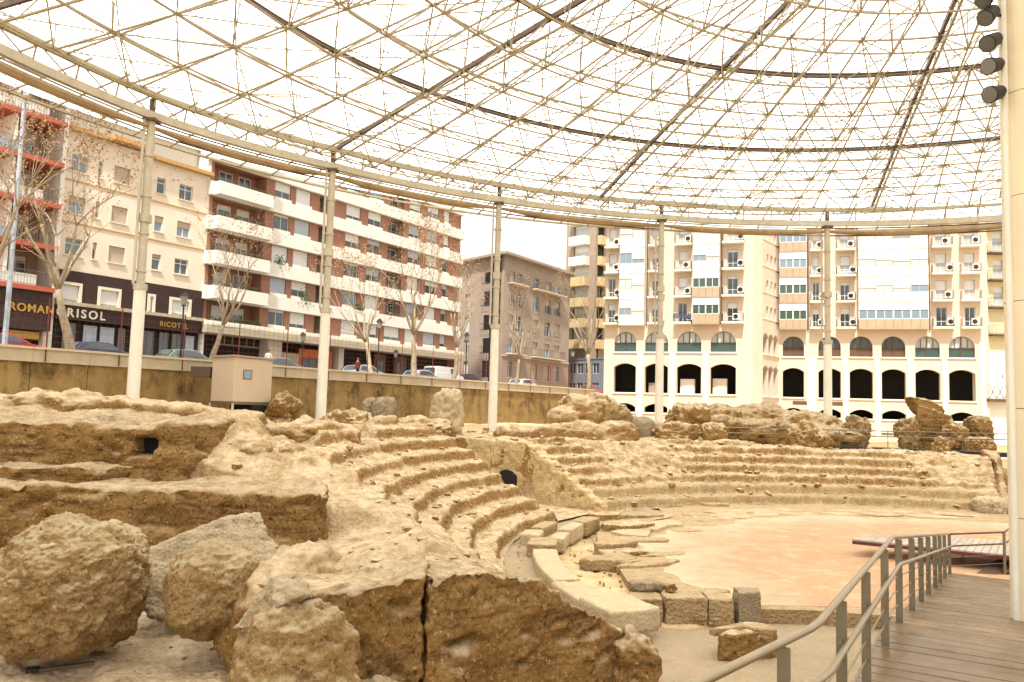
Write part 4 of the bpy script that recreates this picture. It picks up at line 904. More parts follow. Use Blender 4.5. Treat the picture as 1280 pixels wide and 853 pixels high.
while s < S1_ - 2:
    o = post if first else post.copy()
    if not first: COL.objects.link(o)
    o.location = L2(DW - .2, s, WT); first = False; s += 4.0
for z in np.arange(.3, 2.61, .33):
    m_ = MB(); m_.tube(L2(DW - .2, S0_, WT + z), L2(DW - .2, S1_ - 2, WT + z), .007 if z < 2.5 else .014, 3); m_.build('fence_wire', REDST, fn)
m_ = MB(); s = S0_
while s < S1_ - 2: m_.tube(L2(DW - .2, s, WT + .05), L2(DW - .2, s, WT + 2.6), .006, 3, cap=False); s += .4
m_.build('wire_mesh', REDST, fn, kind='stuff')
# cabinet on legs in front of the wall
cb = thing('site_cabinet', 'beige boxy site cabinet on steel legs in front of the ochre wall', 'cabinet')
cA, cB, cCn = atd(266, 450, 47.2), atd(294, 449, 45.5), atd(341, 456, 48.5)
vA, vC = Vector((cA.x, cA.y, 0)), Vector((cCn.x, cCn.y, 0)); vB = Vector((cB.x, cB.y, 0)); vD = vA + vC - vB
zt_, zb_ = 6.45, 3.88
def quadbox(m, A, B, C, D, z0, z1): return m.hexa([(p.x, p.y, z0) for p in (A, B, C, D)] + [(p.x, p.y, z1) for p in (A, B, C, D)])
m_ = MB(); quadbox(m_, vA, vB, vC, vD, zb_, zt_); m_.build('body', BEIGEB, cb, bevel=.03)
m_ = MB(); ex = (vB - vA).normalized() * .12; ey = (vC - vB).normalized() * .12; quadbox(m_, vA - ex - ey, vB + ex - ey, vC + ex + ey, vD - ex + ey, zt_, zt_ + .1); m_.build('roof', PINKR, cb)
m_ = MB(); quadbox(m_, vA, vB, vC, vD, zb_ - .14, zb_ - .003); m_.build('floor_frame', GREYST, cb)
m_ = MB()
for p in (vA, vB, vC, vD): m_.tube((p.x, p.y, 2.4), (p.x, p.y, zb_ - .1), .07, 8)
m_.build('leg', BEIGEB, cb)
wa = vB.lerp(vC, .22); wb = vB.lerp(vC, .45); nrm = (vC - vB).cross(Vector((0, 0, 1))).normalized()
m_ = MB(); quadbox(m_, wa + nrm * .03, wb + nrm * .03, wb - nrm * .02, wa - nrm * .02, 5.2, 5.75); fr = m_.build('window', GREYST, cb)
m_ = MB(); quadbox(m_, wa.lerp(wb, .12) + nrm * .035, wa.lerp(wb, .88) + nrm * .035, wb, wa, 5.26, 5.69); m_.build('pane', PANEB, fr)
m_ = MB(); m_.box(vA.x - 1.35, vA.x - .2, vA.y + .2, vA.y + .9, 5.25, 5.9); m_.build('air_unit', STEELD, cb)
m_ = MB(); quadbox(m_, vA.lerp(vD, .5) , vB.lerp(vC, .5), vC, vD, 2.2, zb_ - .16); m_.build('void_shade_block', SHADED, cb)  # near-black block added to paint the shaded void under the cabinet
# ================================================================== FACADES
class Fac:
    def __init__(s, O, u, n, root): s.O = Vector(O); s.u = u; s.n = n; s.root = root
    def P(s, a, b, z): v = s.O + s.u * a + s.n * b; return Vector((v.x, v.y, z))
    def box(s, m, a0, a1, b0, b1, z0, z1, mi=0):
        return m.hexa([s.P(a0, b0, z0), s.P(a1, b0, z0), s.P(a1, b1, z0), s.P(a0, b1, z0), s.P(a0, b0, z1), s.P(a1, b0, z1), s.P(a1, b1, z1), s.P(a0, b1, z1)], mi)
    def bx(s, name, mat, *a, parent=None, **k): m = MB(); s.box(m, *a); return m.build(name, mat, parent or s.root, **k)
    def hit(s, x, y=0):     # along-coordinate and height where the sight line through a photo point meets the facade
        d = ray(x, y); w_ = Vector((d.x, d.y, 0)); o = Vector((s.O.x, s.O.y, 0)); t = o.dot(s.n) / w_.dot(s.n); q = w_ * t - o
        return q.dot(s.u), EYE + d.z * t
    def wall(s, name, mat, a0, a1, z0, z1, holes=(), depth=.35, b=0.0, parent=None):
        As = sorted({a0, a1} | {h[0] for h in holes} | {h[1] for h in holes}); Zs = sorted({z0, z1} | {h[2] for h in holes} | {h[3] for h in holes})
        m = MB()
        for i in range(len(As) - 1):
            for j in range(len(Zs) - 1):
                ca, cz = (As[i] + As[i + 1]) / 2, (Zs[j] + Zs[j + 1]) / 2
                if not (a0 < ca < a1 and z0 < cz < z1) or any(h[0] < ca < h[1] and h[2] < cz < h[3] for h in holes): continue
                m.add([s.P(As[i], b, Zs[j]), s.P(As[i + 1], b, Zs[j]), s.P(As[i + 1], b, Zs[j + 1]), s.P(As[i], b, Zs[j + 1])], [(0, 1, 2, 3)])
        for h in holes:
            x0, x1, y0, y1 = h[:4]; rise = h[4] if len(h) > 4 else 0
            def rv(p, q): m.add([s.P(p[0], b, p[1]), s.P(q[0], b, q[1]), s.P(q[0], b - depth, q[1]), s.P(p[0], b - depth, p[1])], [(0, 1, 2, 3)])
            if not rise:
                for p, q in (((x0, y0), (x1, y0)), ((x1, y0), (x1, y1)), ((x1, y1), (x0, y1)), ((x0, y1), (x0, y0))): rv(p, q)
            else:
                n = 14; sp = y1 - rise; hw = (x1 - x0) / 2; xc = (x0 + x1) / 2
                if rise >= hw * .95: arc = [(xc - hw * math.cos(math.pi * k / n), sp + rise * math.sin(math.pi * k / n)) for k in range(n + 1)]
                else:
                    R0 = (hw * hw + rise * rise) / (2 * rise); t0 = math.asin(hw / R0); arc = [(xc + R0 * math.sin(-t0 + 2 * t0 * k / n), y1 - R0 + R0 * math.cos(-t0 + 2 * t0 * k / n)) for k in range(n + 1)]
                for p, q in zip(arc[:-1], arc[1:]):
                    rv(p, q); m.add([s.P(p[0], b, p[1]), s.P(q[0], b, q[1]), s.P(q[0], b, y1 + .0), s.P(p[0], b, y1 + .0)], [(0, 1, 2, 3)])
                for p, q in (((x0, y0), (x1, y0)), ((x1, y0), (x1, sp)), ((x0, sp), (x0, y0))): rv(p, q)
        return m.build(name, mat, parent or s.root)
    def window(s, a0, a1, z0, z1, b=-.2, pane=None, frame=None, mull=1, shutter=0, smat=None, trans=0, sill=False, name='window', fw=.06):
        frame = frame or FRAMEW; pane = pane or PANE; m = MB(); d = .06
        s.box(m, a0, a0 + fw, b - d, b, z0, z1); s.box(m, a1 - fw, a1, b - d, b, z0, z1); s.box(m, a0 + fw, a1 - fw, b - d, b, z0, z0 + fw); s.box(m, a0 + fw, a1 - fw, b - d, b, z1 - fw, z1)
        for k in range(1, mull + 1):
            c = a0 + (a1 - a0) * k / (mull + 1); s.box(m, c - fw / 2, c + fw / 2, b - d, b - .003, z0 + fw, z1 - fw)
        if trans: s.box(m, a0 + fw, a1 - fw, b - d, b - .006, z0 + (z1 - z0) * trans - fw / 2, z0 + (z1 - z0) * trans + fw / 2)
        f = m.build(name, frame, s.root); s.bx('pane', pane, a0 + fw, a1 - fw, b - d + .005, b - d + .02, z0 + fw, z1 - fw, parent=f)
        if shutter > 0: s.bx('roller_shutter', smat or SHUTTER, a0 + .02, a1 - .02, b + .005, b + .03, z1 - (z1 - z0) * shutter, z1 - .002, parent=f)
        if sill: s.bx('sill', sill if not isinstance(sill, bool) else COPE, a0 - .1, a1 + .1, b, .1, z0 - .1, z0 - .004, parent=f)
        return f
    def railing(s, a0, a1, b0, b1, z, h=.95, mat=None, step=.13, name='balcony_rail'):
        mat = mat or BLACK; m = MB(); pts = [s.P(a0, b0, z), s.P(a0, b1, z), s.P(a1, b1, z), s.P(a1, b0, z)]
        for p, q in zip(pts[:-1], pts[1:]):
            for dz in (h, .08): m.tube(p + Vector((0, 0, dz)), q + Vector((0, 0, dz)), .022, 4)
            n = max(1, int((q - p).length / step))
            for k in range(n + 1): r = p.lerp(q, k / n); m.tube(r + Vector((0, 0, .05)), r + Vector((0, 0, h)), .011, 3, cap=False)
        return m.build(name, mat, s.root)
rB = random.Random(5)
def text3d(body, name, mat, loc, u, size, parent, spacing=1.0, depth=.03, font=None):
    cu = bpy.data.curves.new(name, 'FONT'); cu.body = body; cu.size = size; cu.extrude = depth; cu.align_x = 'LEFT'; cu.space_character = spacing; cu.offset = size * .02
    o = bpy.data.objects.new('tmp', cu); COL.objects.link(o); dg = bpy.context.evaluated_depsgraph_get(); me = bpy.data.meshes.new_from_object(o.evaluated_get(dg)); bpy.data.objects.remove(o)
    x = u.normalized(); z = Vector((0, 0, 1)); y = x.cross(z); M = Matrix((x, z, -y * -1)).transposed().to_4x4(); M = Matrix((x, z, x.cross(z))).transposed().to_4x4()
    me.transform(Matrix.Translation(loc) @ M); me.materials.clear(); me.materials.append(mat); return link(name, me, parent)
# ---- building C : brick and white bands
bC = thing('apartment_building', 'long brick apartment block with white balcony bands along the street', 'building')
C = Fac(-SN * DB, SU, SN, bC)
def S(x, y): return C.hit(x, y)[0]
cL, cR = S(257, 330), S(572, 410)
ybot = 12.3; ground_ceiling = 9.5
spans = []       # kind, a0, a1 measured along the row
yr = 345
loggia = (S(260, yr), S(327, yr)); wins = [(S(338, yr), S(358, yr)), (S(365, yr), S(384, yr))]; rec1 = (S(395, yr), S(407, yr))
yr = 415
wins += [(S(426, yr), S(444, yr)), (S(454, yr), S(471, yr))]; rec2 = (S(480, yr), S(499, yr)); wins += [(S(506, yr), S(520, yr)), (S(529, yr), S(543, yr)), (S(550, yr), S(557, yr))]
FL = 2.95
nfl = 7
for i in range(nfl):                # i=0 lowest floor; opening top z
    zt = ybot + FL * i; zb = zt - 1.78; pb = zb           # opening zb..zt ; band below
    holes = [(loggia[0], loggia[1], zb, zt), (rec1[0], rec1[1], zb, zt)] + ([(rec2[0], rec2[1], zb, zt)] if i else []) + [(a, b, zb, zt) for a, b in wins] + ([(rec2[0], rec2[1], zb, zt)] if i == 0 else [])
    C.wall('brick_wall', BRICK, cL, cR, zb, zt, holes, .35)
    # the band: parapet + slab edge
    C.bx('balcony_band', WHITER, cL - .25, cR + .1, -.35, .42, zt + .003, zt + 1.17 - .005) if i < nfl - 1 else C.bx('cornice', WHITER, cL - .3, cR + .2, -.35, .6, zt + .003, zt + .9)
    C.bx('loggia_parapet', WHITER, loggia[0] - .1, loggia[1] + .02, .421, 1.05, zt - FL * 1 + .08, zt - FL + 1.17 - .006) if i else C.bx('loggia_parapet', CREAMP, loggia[0] - .1, loggia[1] + .02, .421, .95, zb - .55, zb - .01)
    # loggias: back wall, window, glazed door, rail
    for (a0, a1), deep in ((loggia, 1.3), (rec1, 1.2)) + (((rec2, 1.0),) if i else ()):
        m = MB(); C.box(m, a0, a1, -deep - .1, -deep, zb - .4, zt); m.build('loggia_wall', BRICK, bC)
        m = MB(); C.box(m, a0 - .01, a1 + .01, -deep, -.36, zt + .01, zt + .06); C.box(m, a0 - .08, a0 - .005, -deep, -.34, zb - .4, zt); C.box(m, a1 + .005, a1 + .08, -deep, -.34, zb - .4, zt); m.build('loggia_lining', BRICK if deep > 1.25 else PINKR, bC)
        C.bx('loggia_floor', COPE, a0, a1, -deep, -.36, zb - .5, zb - .4)
        w_ = a1 - a0
        if w_ > 3:
            C.window(a0 + w_ * .25, a0 + w_ * .50, zb + .1, zt - .25, -deep + .08, rB.choice((PANE, PANEB, PANEL_)), shutter=rB.choice((0, .3, .9, .5)), mull=1)
            C.window(a0 + w_ * .62, a0 + w_ * .86, zb - .4, zt - .25, -deep + .08, PANE, shutter=rB.choice((0, 0, .3)), mull=1, name='glazed_door')
        else: C.window(a0 + .1 + w_ * .2, a1 - .1, zb - .35, zt - .2, -deep + .08, PANE, mull=1, name='glazed_door')
        C.railing(a0 + .05, a1 - .05, -.3, .34, zt - FL + 1.17, .42 if w_ > 3 else .3, GREYST, .16)
    for (a, b) in wins + ([rec2] if i == 0 else []):
        z0 = zb + (0.0 if i else -.0); q = rB.random()
        C.window(a + .02, b - .02, z0 + .35, zt - .02, -.12, PANEB if q < .25 else PANE, shutter=rB.choice((1, .95, .8, .55, .35, .15, .75)), smat=rB.choice((SHUTTER, SHUTTER, SHUTTER, SHUTTERG)), mull=1 if b - a > 1.2 else 0)
        C.bx('window_apron', CREAMP, a - .05, b + .05, -.25, .14, z0 + .003, z0 + .34)
    # planters
    if i in (0, 1, 3):
        for k in range(9 if i == 0 else 3):
            a = loggia[0] + .5 + (loggia[1] - loggia[0] - 1) * (k / 8 if i == 0 else rB.random()); m = MB()
            for q in range(26):
                c = C.P(a + rB.uniform(-.35, .35), .44 + rB.uniform(-.05, .12), zb - .05 + rB.uniform(-.15, .35)); t = Vector((rB.uniform(-1, 1), rB.uniform(-1, 1), rB.uniform(-1, 1))).normalized() * .12; v = t.orthogonal().normalized() * .07
                m.add([c - t, c + v, c + t, c - v], [(0, 1, 2, 3)])
            m.build('balcony_plants', GREEN, bC)
for k, (a, i) in enumerate(((wins[1][1] - .3, 1), (wins[2][1], 1), (wins[4][1] - 1, 1), (wins[0][0] + .8, 2))):
    m = MB(); zb = ybot + FL * i - 1.78
    for q in range(90):
        c = C.P(a + rB.gauss(0, .35), .3 + rB.uniform(-.1, .2), zb + .2 + rB.gauss(0, .35)); t = Vector((rB.uniform(-1, 1), rB.uniform(-1, 1), rB.uniform(-1, 1))).normalized() * .11; v = t.orthogonal().normalized() * .07
        m.add([c - t, c + v, c + t, c - v], [(0, 1, 2, 3)])
    m.build('balcony_plants', GREEN, bC)
topC = ybot + FL * (nfl - 1) + .9
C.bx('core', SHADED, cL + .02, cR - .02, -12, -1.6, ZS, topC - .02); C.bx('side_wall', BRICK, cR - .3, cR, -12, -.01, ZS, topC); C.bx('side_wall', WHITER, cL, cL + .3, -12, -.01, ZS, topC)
C.bx('roof', COPE, cL, cR, -12, -.36, topC - .01, topC + .12)
# ground floor of C
C.bx('canopy_slab', COPE, cL - .2, cR + .3, -1.5, .95, ground_ceiling + .0, ybot - 1.78 - .01 - .35)
C.bx('parapet_band', CREAMP, cL - .2, cR + .3, -.3, .8, ybot - 1.78 - .355, ybot - 1.78 - .01)
gf = [(272, 327, 'dark'), (335, 352, 'cream'), (352, 377, 'stripe'), (377, 418, 'orange'), (424, 430, 'cream'), (434, 470, 'dark'), (472, 486, 'shop'), (497, 512, 'brown'), (516, 543, 'dark'), (545, 566, 'dark')]
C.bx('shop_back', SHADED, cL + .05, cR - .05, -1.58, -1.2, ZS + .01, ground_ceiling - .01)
ORS = flat('orange_shopfront', (.50, .10, .025), .6, 0, .3, 2); BRS = flat('brown_shopfront', (.10, .045, .02), .6, 0, .3, 2)
for x0, x1, kd in gf:
    a0, a1 = S(x0, 440), S(x1, 440)
    if kd == 'cream': C.bx('pier', CREAM, a0, a1, -1.2, .0, ZS + .005, ground_ceiling - .005)
    elif kd == 'stripe':
        for k in range(8): C.bx('slat', COPE, a0 + (a1 - a0) * k / 8, a0 + (a1 - a0) * (k + .8) / 8, -.4, -.3, ZS + .01, ground_ceiling - 1.0)
    elif kd == 'orange': C.bx('shopfront', ORS, a0, a1, -.5, -.3, ZS + .01, ground_ceiling - .5); C.window(a0 + .4, a1 - 1.2, ZS + .6, ground_ceiling - 1.3, -.24, PANE, FRAMEB, 2, name='shop_window')
    elif kd == 'brown' or kd == 'shop': C.bx('shopfront', BRS, a0, a1, -.6, -.4, ZS + .01, ground_ceiling - .2); C.window(a0 + .3, a1 - .3, ZS + .5, ground_ceiling - .9, -.34, PANE, FRAMEB, 1, name='shop_window')
    elif x0 == 272:
        for k in range(6): C.bx('upper_grille', GREYST, a0 + (a1 - a0) * k / 6, a0 + (a1 - a0) * k / 6 + .08, -.3, -.2, ground_ceiling - .75, ground_ceiling - .02)
        C.bx('upper_grille', GREYST, a0, a1, -.3, -.2, ground_ceiling - .85, ground_ceiling - .76)
# ---- building B : cream with ochre cornice
bB = thing('apartment_building', 'cream old apartment house with ochre cornice above the dark clad shops', 'building')
Bf = Fac(-SN * DB, SU, SN, bB)
bl, br_ = S(72, 330), cL - .03
zTop = Bf.hit(170, 188)[1]; rows = []
def zat(x, y): return Bf.hit(x, y)[1]
r1 = (zat(100, 222), zat(100, 196)); 
wx = [((89, 110), 210), ((123, 128), 215), ((143, 163), 218), ((196, 207), 235), ((224, 241), 242)]
zr = [(zat(230, 250) , zat(230, 231))]
rowz = [(zr[0][0] - 3.07 * k, zr[0][1] - 3.07 * k) for k in range(3)]
holes = []; wl_ = []
for k, (z0, z1) in enumerate(rowz):
    for (x0, x1), y in wx:
        a0, a1 = S(x0, y), S(x1, y); holes.append((a0, a1, z0, z1)); wl_.append((a0, a1, z0, z1, k))
zclad = zat(230, 361); zc1 = zat(230, 396)
Bf.wall('render_wall', PEACH, bl, br_, zclad, zTop, holes, .3)
for a0, a1, z0, z1, k in wl_:
    n_ = a1 - a0 < .8; Bf.window(a0 + .01, a1 - .01, z0 + .01, z1 - .01, -.14, rB.choice((PANE, PANEB)), shutter=rB.choice((0, .2, .4, 0)) if not (abs(a0 - wl_[2][0]) < .1) else .95, smat=SHUTTERB, mull=0 if n_ else 1, trans=.7, sill=PEACH)
for z in (rowz[0][0] - .75, rowz[1][0] - .75): Bf.bx('string_course', ORANGE, bl, br_, .002, .06, z, z + .09)
# projecting bay
ba, bb_ = S(133, 218), S(183, 225)
Bf.bx('cornice', ORANGE, bl - .1, ba, -.3, .5, zTop, zTop + .28); Bf.bx('cornice', ORANGE, ba + .003, bb_, -.3, .85, zTop + .1, zTop + .42); Bf.bx('cornice', ORANGE, bb_ + .003, br_, -.3, .5, zTop - .35, zTop - .07)
Bf.bx('attic_wall', CREAMP, bl, br_ - .02, -2.4, -1.9, zTop - .01, zTop + 2.3); Bf.bx('attic_roof_edge', STEELD, bl, br_ - .02, -2.5, -1.5, zTop + 2.3, zTop + 2.48)
Bf.bx('core', SHADED, bl + .02, br_ - .02, -12, -.5, ZS, zTop - .02); Bf.bx('attic_core', CREAMP, bl + .02, br_ - .03, -12, -2.41, zTop - .01, zTop + 2.29)
Bf.bx('side_wall', WHITER, bl - .25, bl - .003, -12, -.0, ZS, zTop)
m3h = []
for x0, x1, y0, y1 in ((74, 99, 355, 380), (124, 148, 362, 386), (186, 191, 368, 390), (213, 236, 374, 396)):
    a0, a1 = S(x0, y0), S(x1, y0); m3h.append((a0, a1, zat(x0, y1), zat(x0, y0)))
m3h = [(a0, a1, m3h[3][2] + .1, m3h[3][3]) for a0, a1, _, _ in m3h]
Bf.wall('dark_cladding', DARKCLAD, bl, br_, zc1, zclad - .003, m3h, .3, b=.12)
for a0, a1, z0, z1 in m3h:
    m = MB()
    for q in ((a0 - .16, a0 + .04, z0 - .16, z1 + .16), (a1 - .04, a1 + .16, z0 - .16, z1 + .16), (a0 + .04, a1 - .04, z1 - .04, z1 + .16), (a0 + .04, a1 - .04, z0 - .16, z0 + .04)): Bf.box(m, q[0], q[1], -.1, .2, q[2], q[3])
    m.build('window_surround', PEACH, bB); Bf.window(a0 + .04, a1 - .04, z0 + .04, z1 - .04, -.02, PANEL_, shutter=.85, mull=1)
zf1, zf0 = zc1 - .25, zc1 - 1.25
Bf.bx('shop_canopy', COPE, bl, br_, -.3, .55, zf1, zc1 - .003); Bf.bx('shop_fascia', DARKCLAD, bl, br_, -.2, .3, zf0, zf1 - .003)
Bf.bx('shop_back', SHADED, bl, br_, -.45, -.35, ZS, zf0 - .002)
text3d('CRISOL', 'shop_lettering', LETW, Bf.P(S(66, 400), .34, zf0 + .2), SU, .85, bB, 1.35); text3d('RICOTEL', 'shop_lettering', GOLD, Bf.P(S(196, 408), .34, zf0 + .25), SU, .55, bB, 1.2)
for x0, x1, mt in ((78, 98, 'w'), (104, 124, 's'), (125, 146, 's'), (148, 160, 'w'), (176, 196, 'w'), (200, 214, 'w'), (216, 232, 'w'), (233, 246, 's')):
    a0, a1 = S(x0, 425), S(x1, 425)
    if mt == 'w': Bf.window(a0 + .1, a1 - .1, ZS + .3, zf0 - .2, -.25, PANE, GREYST, 1, name='shop_window')
    else: Bf.bx('metal_shutter', SHUTTERG, a0 + .1, a1 - .1, -.3, -.22, ZS + .05, zf0 - .25)
# ---- building A : terracotta balconies
bA = thing('apartment_building', 'apartment block with terracotta balcony slabs and brown shop front at far left', 'building')
A = Fac(-SN * DB, SU, SN, bA); al, ar = S(-60, 330), bl - .3
z361 = zat(60, 362)
A.bx('core', SHADED, al, ar - .3, -12, -2.4, ZS, z361 + 22); A.bx('side_wall', WHITER, ar - .3, ar, -12, .7, z361 - .6, z361 + 21)
for i in range(7):
    z = z361 + 2.95 * i
    A.bx('balcony_slab', TERRA, al, ar - .31, -2.3, 1.15, z - .32, z)
    A.wall('back_wall', GREYB, al, ar - .31, z + .003, z + 2.6, [(S(-40, 300), S(-10, 300), z + .6, z + 2.2), (S(10, 300), S(50, 300), z + .5, z + 2.3)], .2, b=-1.6)
    A.window(S(10, 300) + .02, S(50, 300) - .02, z + .52, z + 2.28, -1.7, rB.choice((PANEB, PANE)), mull=2, shutter=rB.choice((0, .2, .4)), trans=.75)
    A.window(S(-40, 300) + .02, S(-10, 300) - .02, z + .62, z + 2.18, -1.7, PANEB, mull=1, shutter=.3)
    A.bx('balcony_front', SHUTTERG if i in (1, 3) else WHITER, S(-30, 300), S(8 if i % 2 else 40, 300), .95, 1.0, z + .01, z + .75)
    A.railing(al + .2, ar - .5, -.2, 1.08, z, 1.0, GREYST, .2); A.bx('partition', CREAMP, S(1, 300) - .1, S(1, 300) + .1, -1.6, .9, z + .004, z + 2.6)
A.bx('fascia', DARKCLAD, al, ar - .31, -.5, .9, z361 - 3.0, z361 - .33); A.bx('shop_back', SHADED, al, ar, -.6, -.5, ZS, z361 - 3.0)
text3d('ROMAN', 'shop_lettering', GOLD, A.P(S(1, 395), .94, z361 - 1.8), SU, .75, bA, 1.15)
A.bx('gold_sign', GOLD, S(0, 400), S(47, 400), .3, .4, z361 - 3.6, z361 - 3.1); A.bx('shop_pier', CREAM, S(50, 400), S(56, 410), .0, .6, ZS, z361 - 1.2)
# ---- building D : pink corner house
bD = thing('corner_building', 'pink rendered five storey corner house with dark railed balconies', 'building')
D_ = Fac(-SN * DB, SU, SN, bD); 
d0 = D_.hit(631, 320)[0]; d1 = D_.hit(713, 345)[0]; zD = D_.hit(631, 319)[1]
zrow = [D_.hit(668, y)[1] for y in (473, 444, 416, 387, 357)]
fl = 3.45
cols = [(636, 642), (645, 652), (666, 673), (681, 688), (693, 700)]
rowsD = []
for i, (yt, yb) in enumerate(((348, 362), (371, 389), (400, 418), (428, 446), (455, 475))): rowsD.append((D_.hit(669, yb)[1], D_.hit(669, yt)[1]))
holes = []
for z0, z1 in rowsD:
    for x0, x1 in cols: holes.append((D_.hit(x0, 400)[0], D_.hit(x1, 400)[0], z0, z1))
D_.wall('render_wall', PINKR, d0, d1, ZS - .5, zD, holes, .3)
for h in holes: D_.window(h[0], h[1], h[2], h[3], -.2, rB.choice((PANE, PANEB, PANEL_)), shutter=rB.choice((0, 0, .4, .9, .2)), smat=SHUTTERB, mull=1, trans=.75, sill=False)
D_.bx('cornice', PINKR, d0 - 1.0, d1 + .5, -.3, .9, zD, zD + .35); 
for zr_, sp_ in ((rowsD[0][0], ((0, 1), (2, 4))), (rowsD[3][0], ((0, 1), (2, 4)))):
    for i0, i1 in sp_:
        a0, a1 = D_.hit(cols[i0][0], 400)[0] - .5, D_.hit(cols[i1][1], 400)[0] + .5; D_.bx('balcony_slab', CREAM, a0, a1, .0, .9, zr_ - .2, zr_ - .003); D_.railing(a0, a1, .0, .85, zr_, 1.0, BLACK, .22)
for k, (z0, z1) in enumerate(rowsD[1:3]):
    for x0, x1 in cols: D_.railing(D_.hit(x0, 400)[0], D_.hit(x1, 400)[0], 0, .12, z0, .8, BLACK, .25)
D_.bx('string_course', CREAM, d0, d1, .003, .12, rowsD[4][1] + .55, rowsD[4][1] + .7)
# left face down the side street
dirL = (D_.P(d0, 0, 0) - Vector((atd(573, 330, 112).x, 112, 0))).normalized(); nL = Vector((dirL.y, -dirL.x, 0)); p573 = Vector((atd(573, 330, 112).x, 112, 0)); lenL = (D_.P(d0, 0, 0) - p573).length
DL = Fac(p573, dirL, nL, bD); holes = []
for z0, z1 in rowsD:
    for x0, x1 in ((581, 587), (604, 615)): holes.append((DL.hit(x0, 400)[0], DL.hit(x1, 400)[0], z0, z1))
DL.wall('render_wall', PINKR, 0, lenL - .003, ZS - .5, zD, holes, .3)
for h in holes: DL.window(h[0], h[1], h[2], h[3], -.2, rB.choice((PANE, PANEL_)), shutter=rB.choice((0, .4, .9)), smat=SHUTTERB, mull=1, trans=.75)
for h in holes[1::2]: DL.railing(h[0] - .2, h[1] + .2, 0, .4, h[2], .9, BLACK, .25)
DL.bx('cornice', PINKR, -.4, lenL, -.3, .8, zD + .003, zD + .34)
for (Ax, al_, ar_) in ((D_, d0, d1),): 
    m = MB(); c = [D_.P(d0, -.6, 0), D_.P(d1, -.6, 0), D_.P(d1, -12, 0), p573 + nL * -.6]; quadbox(m, *c, ZS, zD - .02); m.build('core', SHADED, bD)
    m = MB(); c = [D_.P(d0, .3, 0), D_.P(d1, .3, 0), D_.P(d1, -10, 0), p573 - nL * .2]; cz = sum((Vector(p) for p in c), Vector()) / 4; m.add([(p.x, p.y, zD + .36) for p in c] + [(cz.x, cz.y, zD + 2.3)], [(0, 1, 4), (1, 2, 4), (2, 3, 4), (3, 0, 4)]); m.build('tiled_roof', CREAMP, bD)
# ---- building E : tall grey brown tower with yellow balconies
bE = thing('apartment_tower', 'tall grey brown tower with yellow balconies between the pink house and the arcades', 'building')
E0_ = Vector((atd(706, 400, 128).x, 128, 0)); E1_ = Vector((atd(743, 400, 124).x, 124, 0)); E2_ = Vector((atd(775, 400, 130).x, 130, 0))
uE = (E1_ - E0_).normalized(); nE = Vector((uE.y, -uE.x, 0)); Ef = Fac(E0_, uE, nE, bE); LE = (E1_ - E0_).length
ztE = 36
holes = []; yE = [(308, 322), (333, 346), (358, 370), (383, 395), (408, 420)]
zE0 = Ef.hit(722, 313)[1]; stE = (Ef.hit(722, 305)[1] - Ef.hit(722, 407)[1]) / 4
for i in range(-2, 5): z = zE0 - stE * i; holes.append((max(.4, Ef.hit(715, 400)[0]), min(LE - .4, Ef.hit(734, 400)[0]), z - 1.4, z + .6))
Ef.wall('render_wall', GREYB, 0, LE, 11.8, ztE, holes, .4)
for h in holes:
    Ef.window(h[0] + .1, h[1] - .1, h[2] + .02, h[3] - .02, -.3, PANEL_, mull=2, shutter=rB.choice((.2, .5)));
    Ef.bx('balcony', YELLOWB if h[2] < 26 else WHITER, h[0] - .1, h[1] + .2, .0, 1.2, h[2] - 1.3, h[2] + .1)
uE2 = (E2_ - E1_).normalized(); nE2 = Vector((uE2.y, -uE2.x, 0)); Eg = Fac(E1_, uE2, nE2, bE); L2_ = (E2_ - E1_).length
holes = [(.6, 2.4, zE0 - stE * i - 1.4, zE0 - stE * i + .6) for i in range(-2, 5)]
Eg.wall('render_wall', GREYB, 0.003, L2_, 11.8, ztE, holes, .4)
for h in holes: Eg.window(h[0] + .02, h[1] - .02, h[2] + .02, h[3] - .02, -.3, PANE, mull=1); Eg.bx('balcony', YELLOWB, .4, 2.6, .01, .8, h[2] - 1.3, h[2] + .1)
m = MB(); quadbox(m, E0_ - nE * .8, E1_ - nE * .8, E2_ - nE2 * .8, E0_ - nE * 9, ZS, ztE - .02); m.build('core', SHADED, bE)
holes = [(.5 + k * 1.5, 1.7 + k * 1.5, 9.6, 11.2) for k in range(5)] + [(.5 + k * 1.5, 1.7 + k * 1.5, 6.6, 8.2) for k in range(5)]
Ef.wall('office_front', BLUEG, -.6, 8.6, ZS, 11.79, holes, .3, b=1.0)
for h in holes: Ef.window(h[0], h[1], h[2], h[3], .85, PANE, mull=1)
Ef.bx('office_roof', BLUEG, -.6, 8.6, -.5, 1.1, 11.8, 11.95); Ef.bx('side_wall', WHITER, -.6, 0, -9, .0, ZS, ztE)
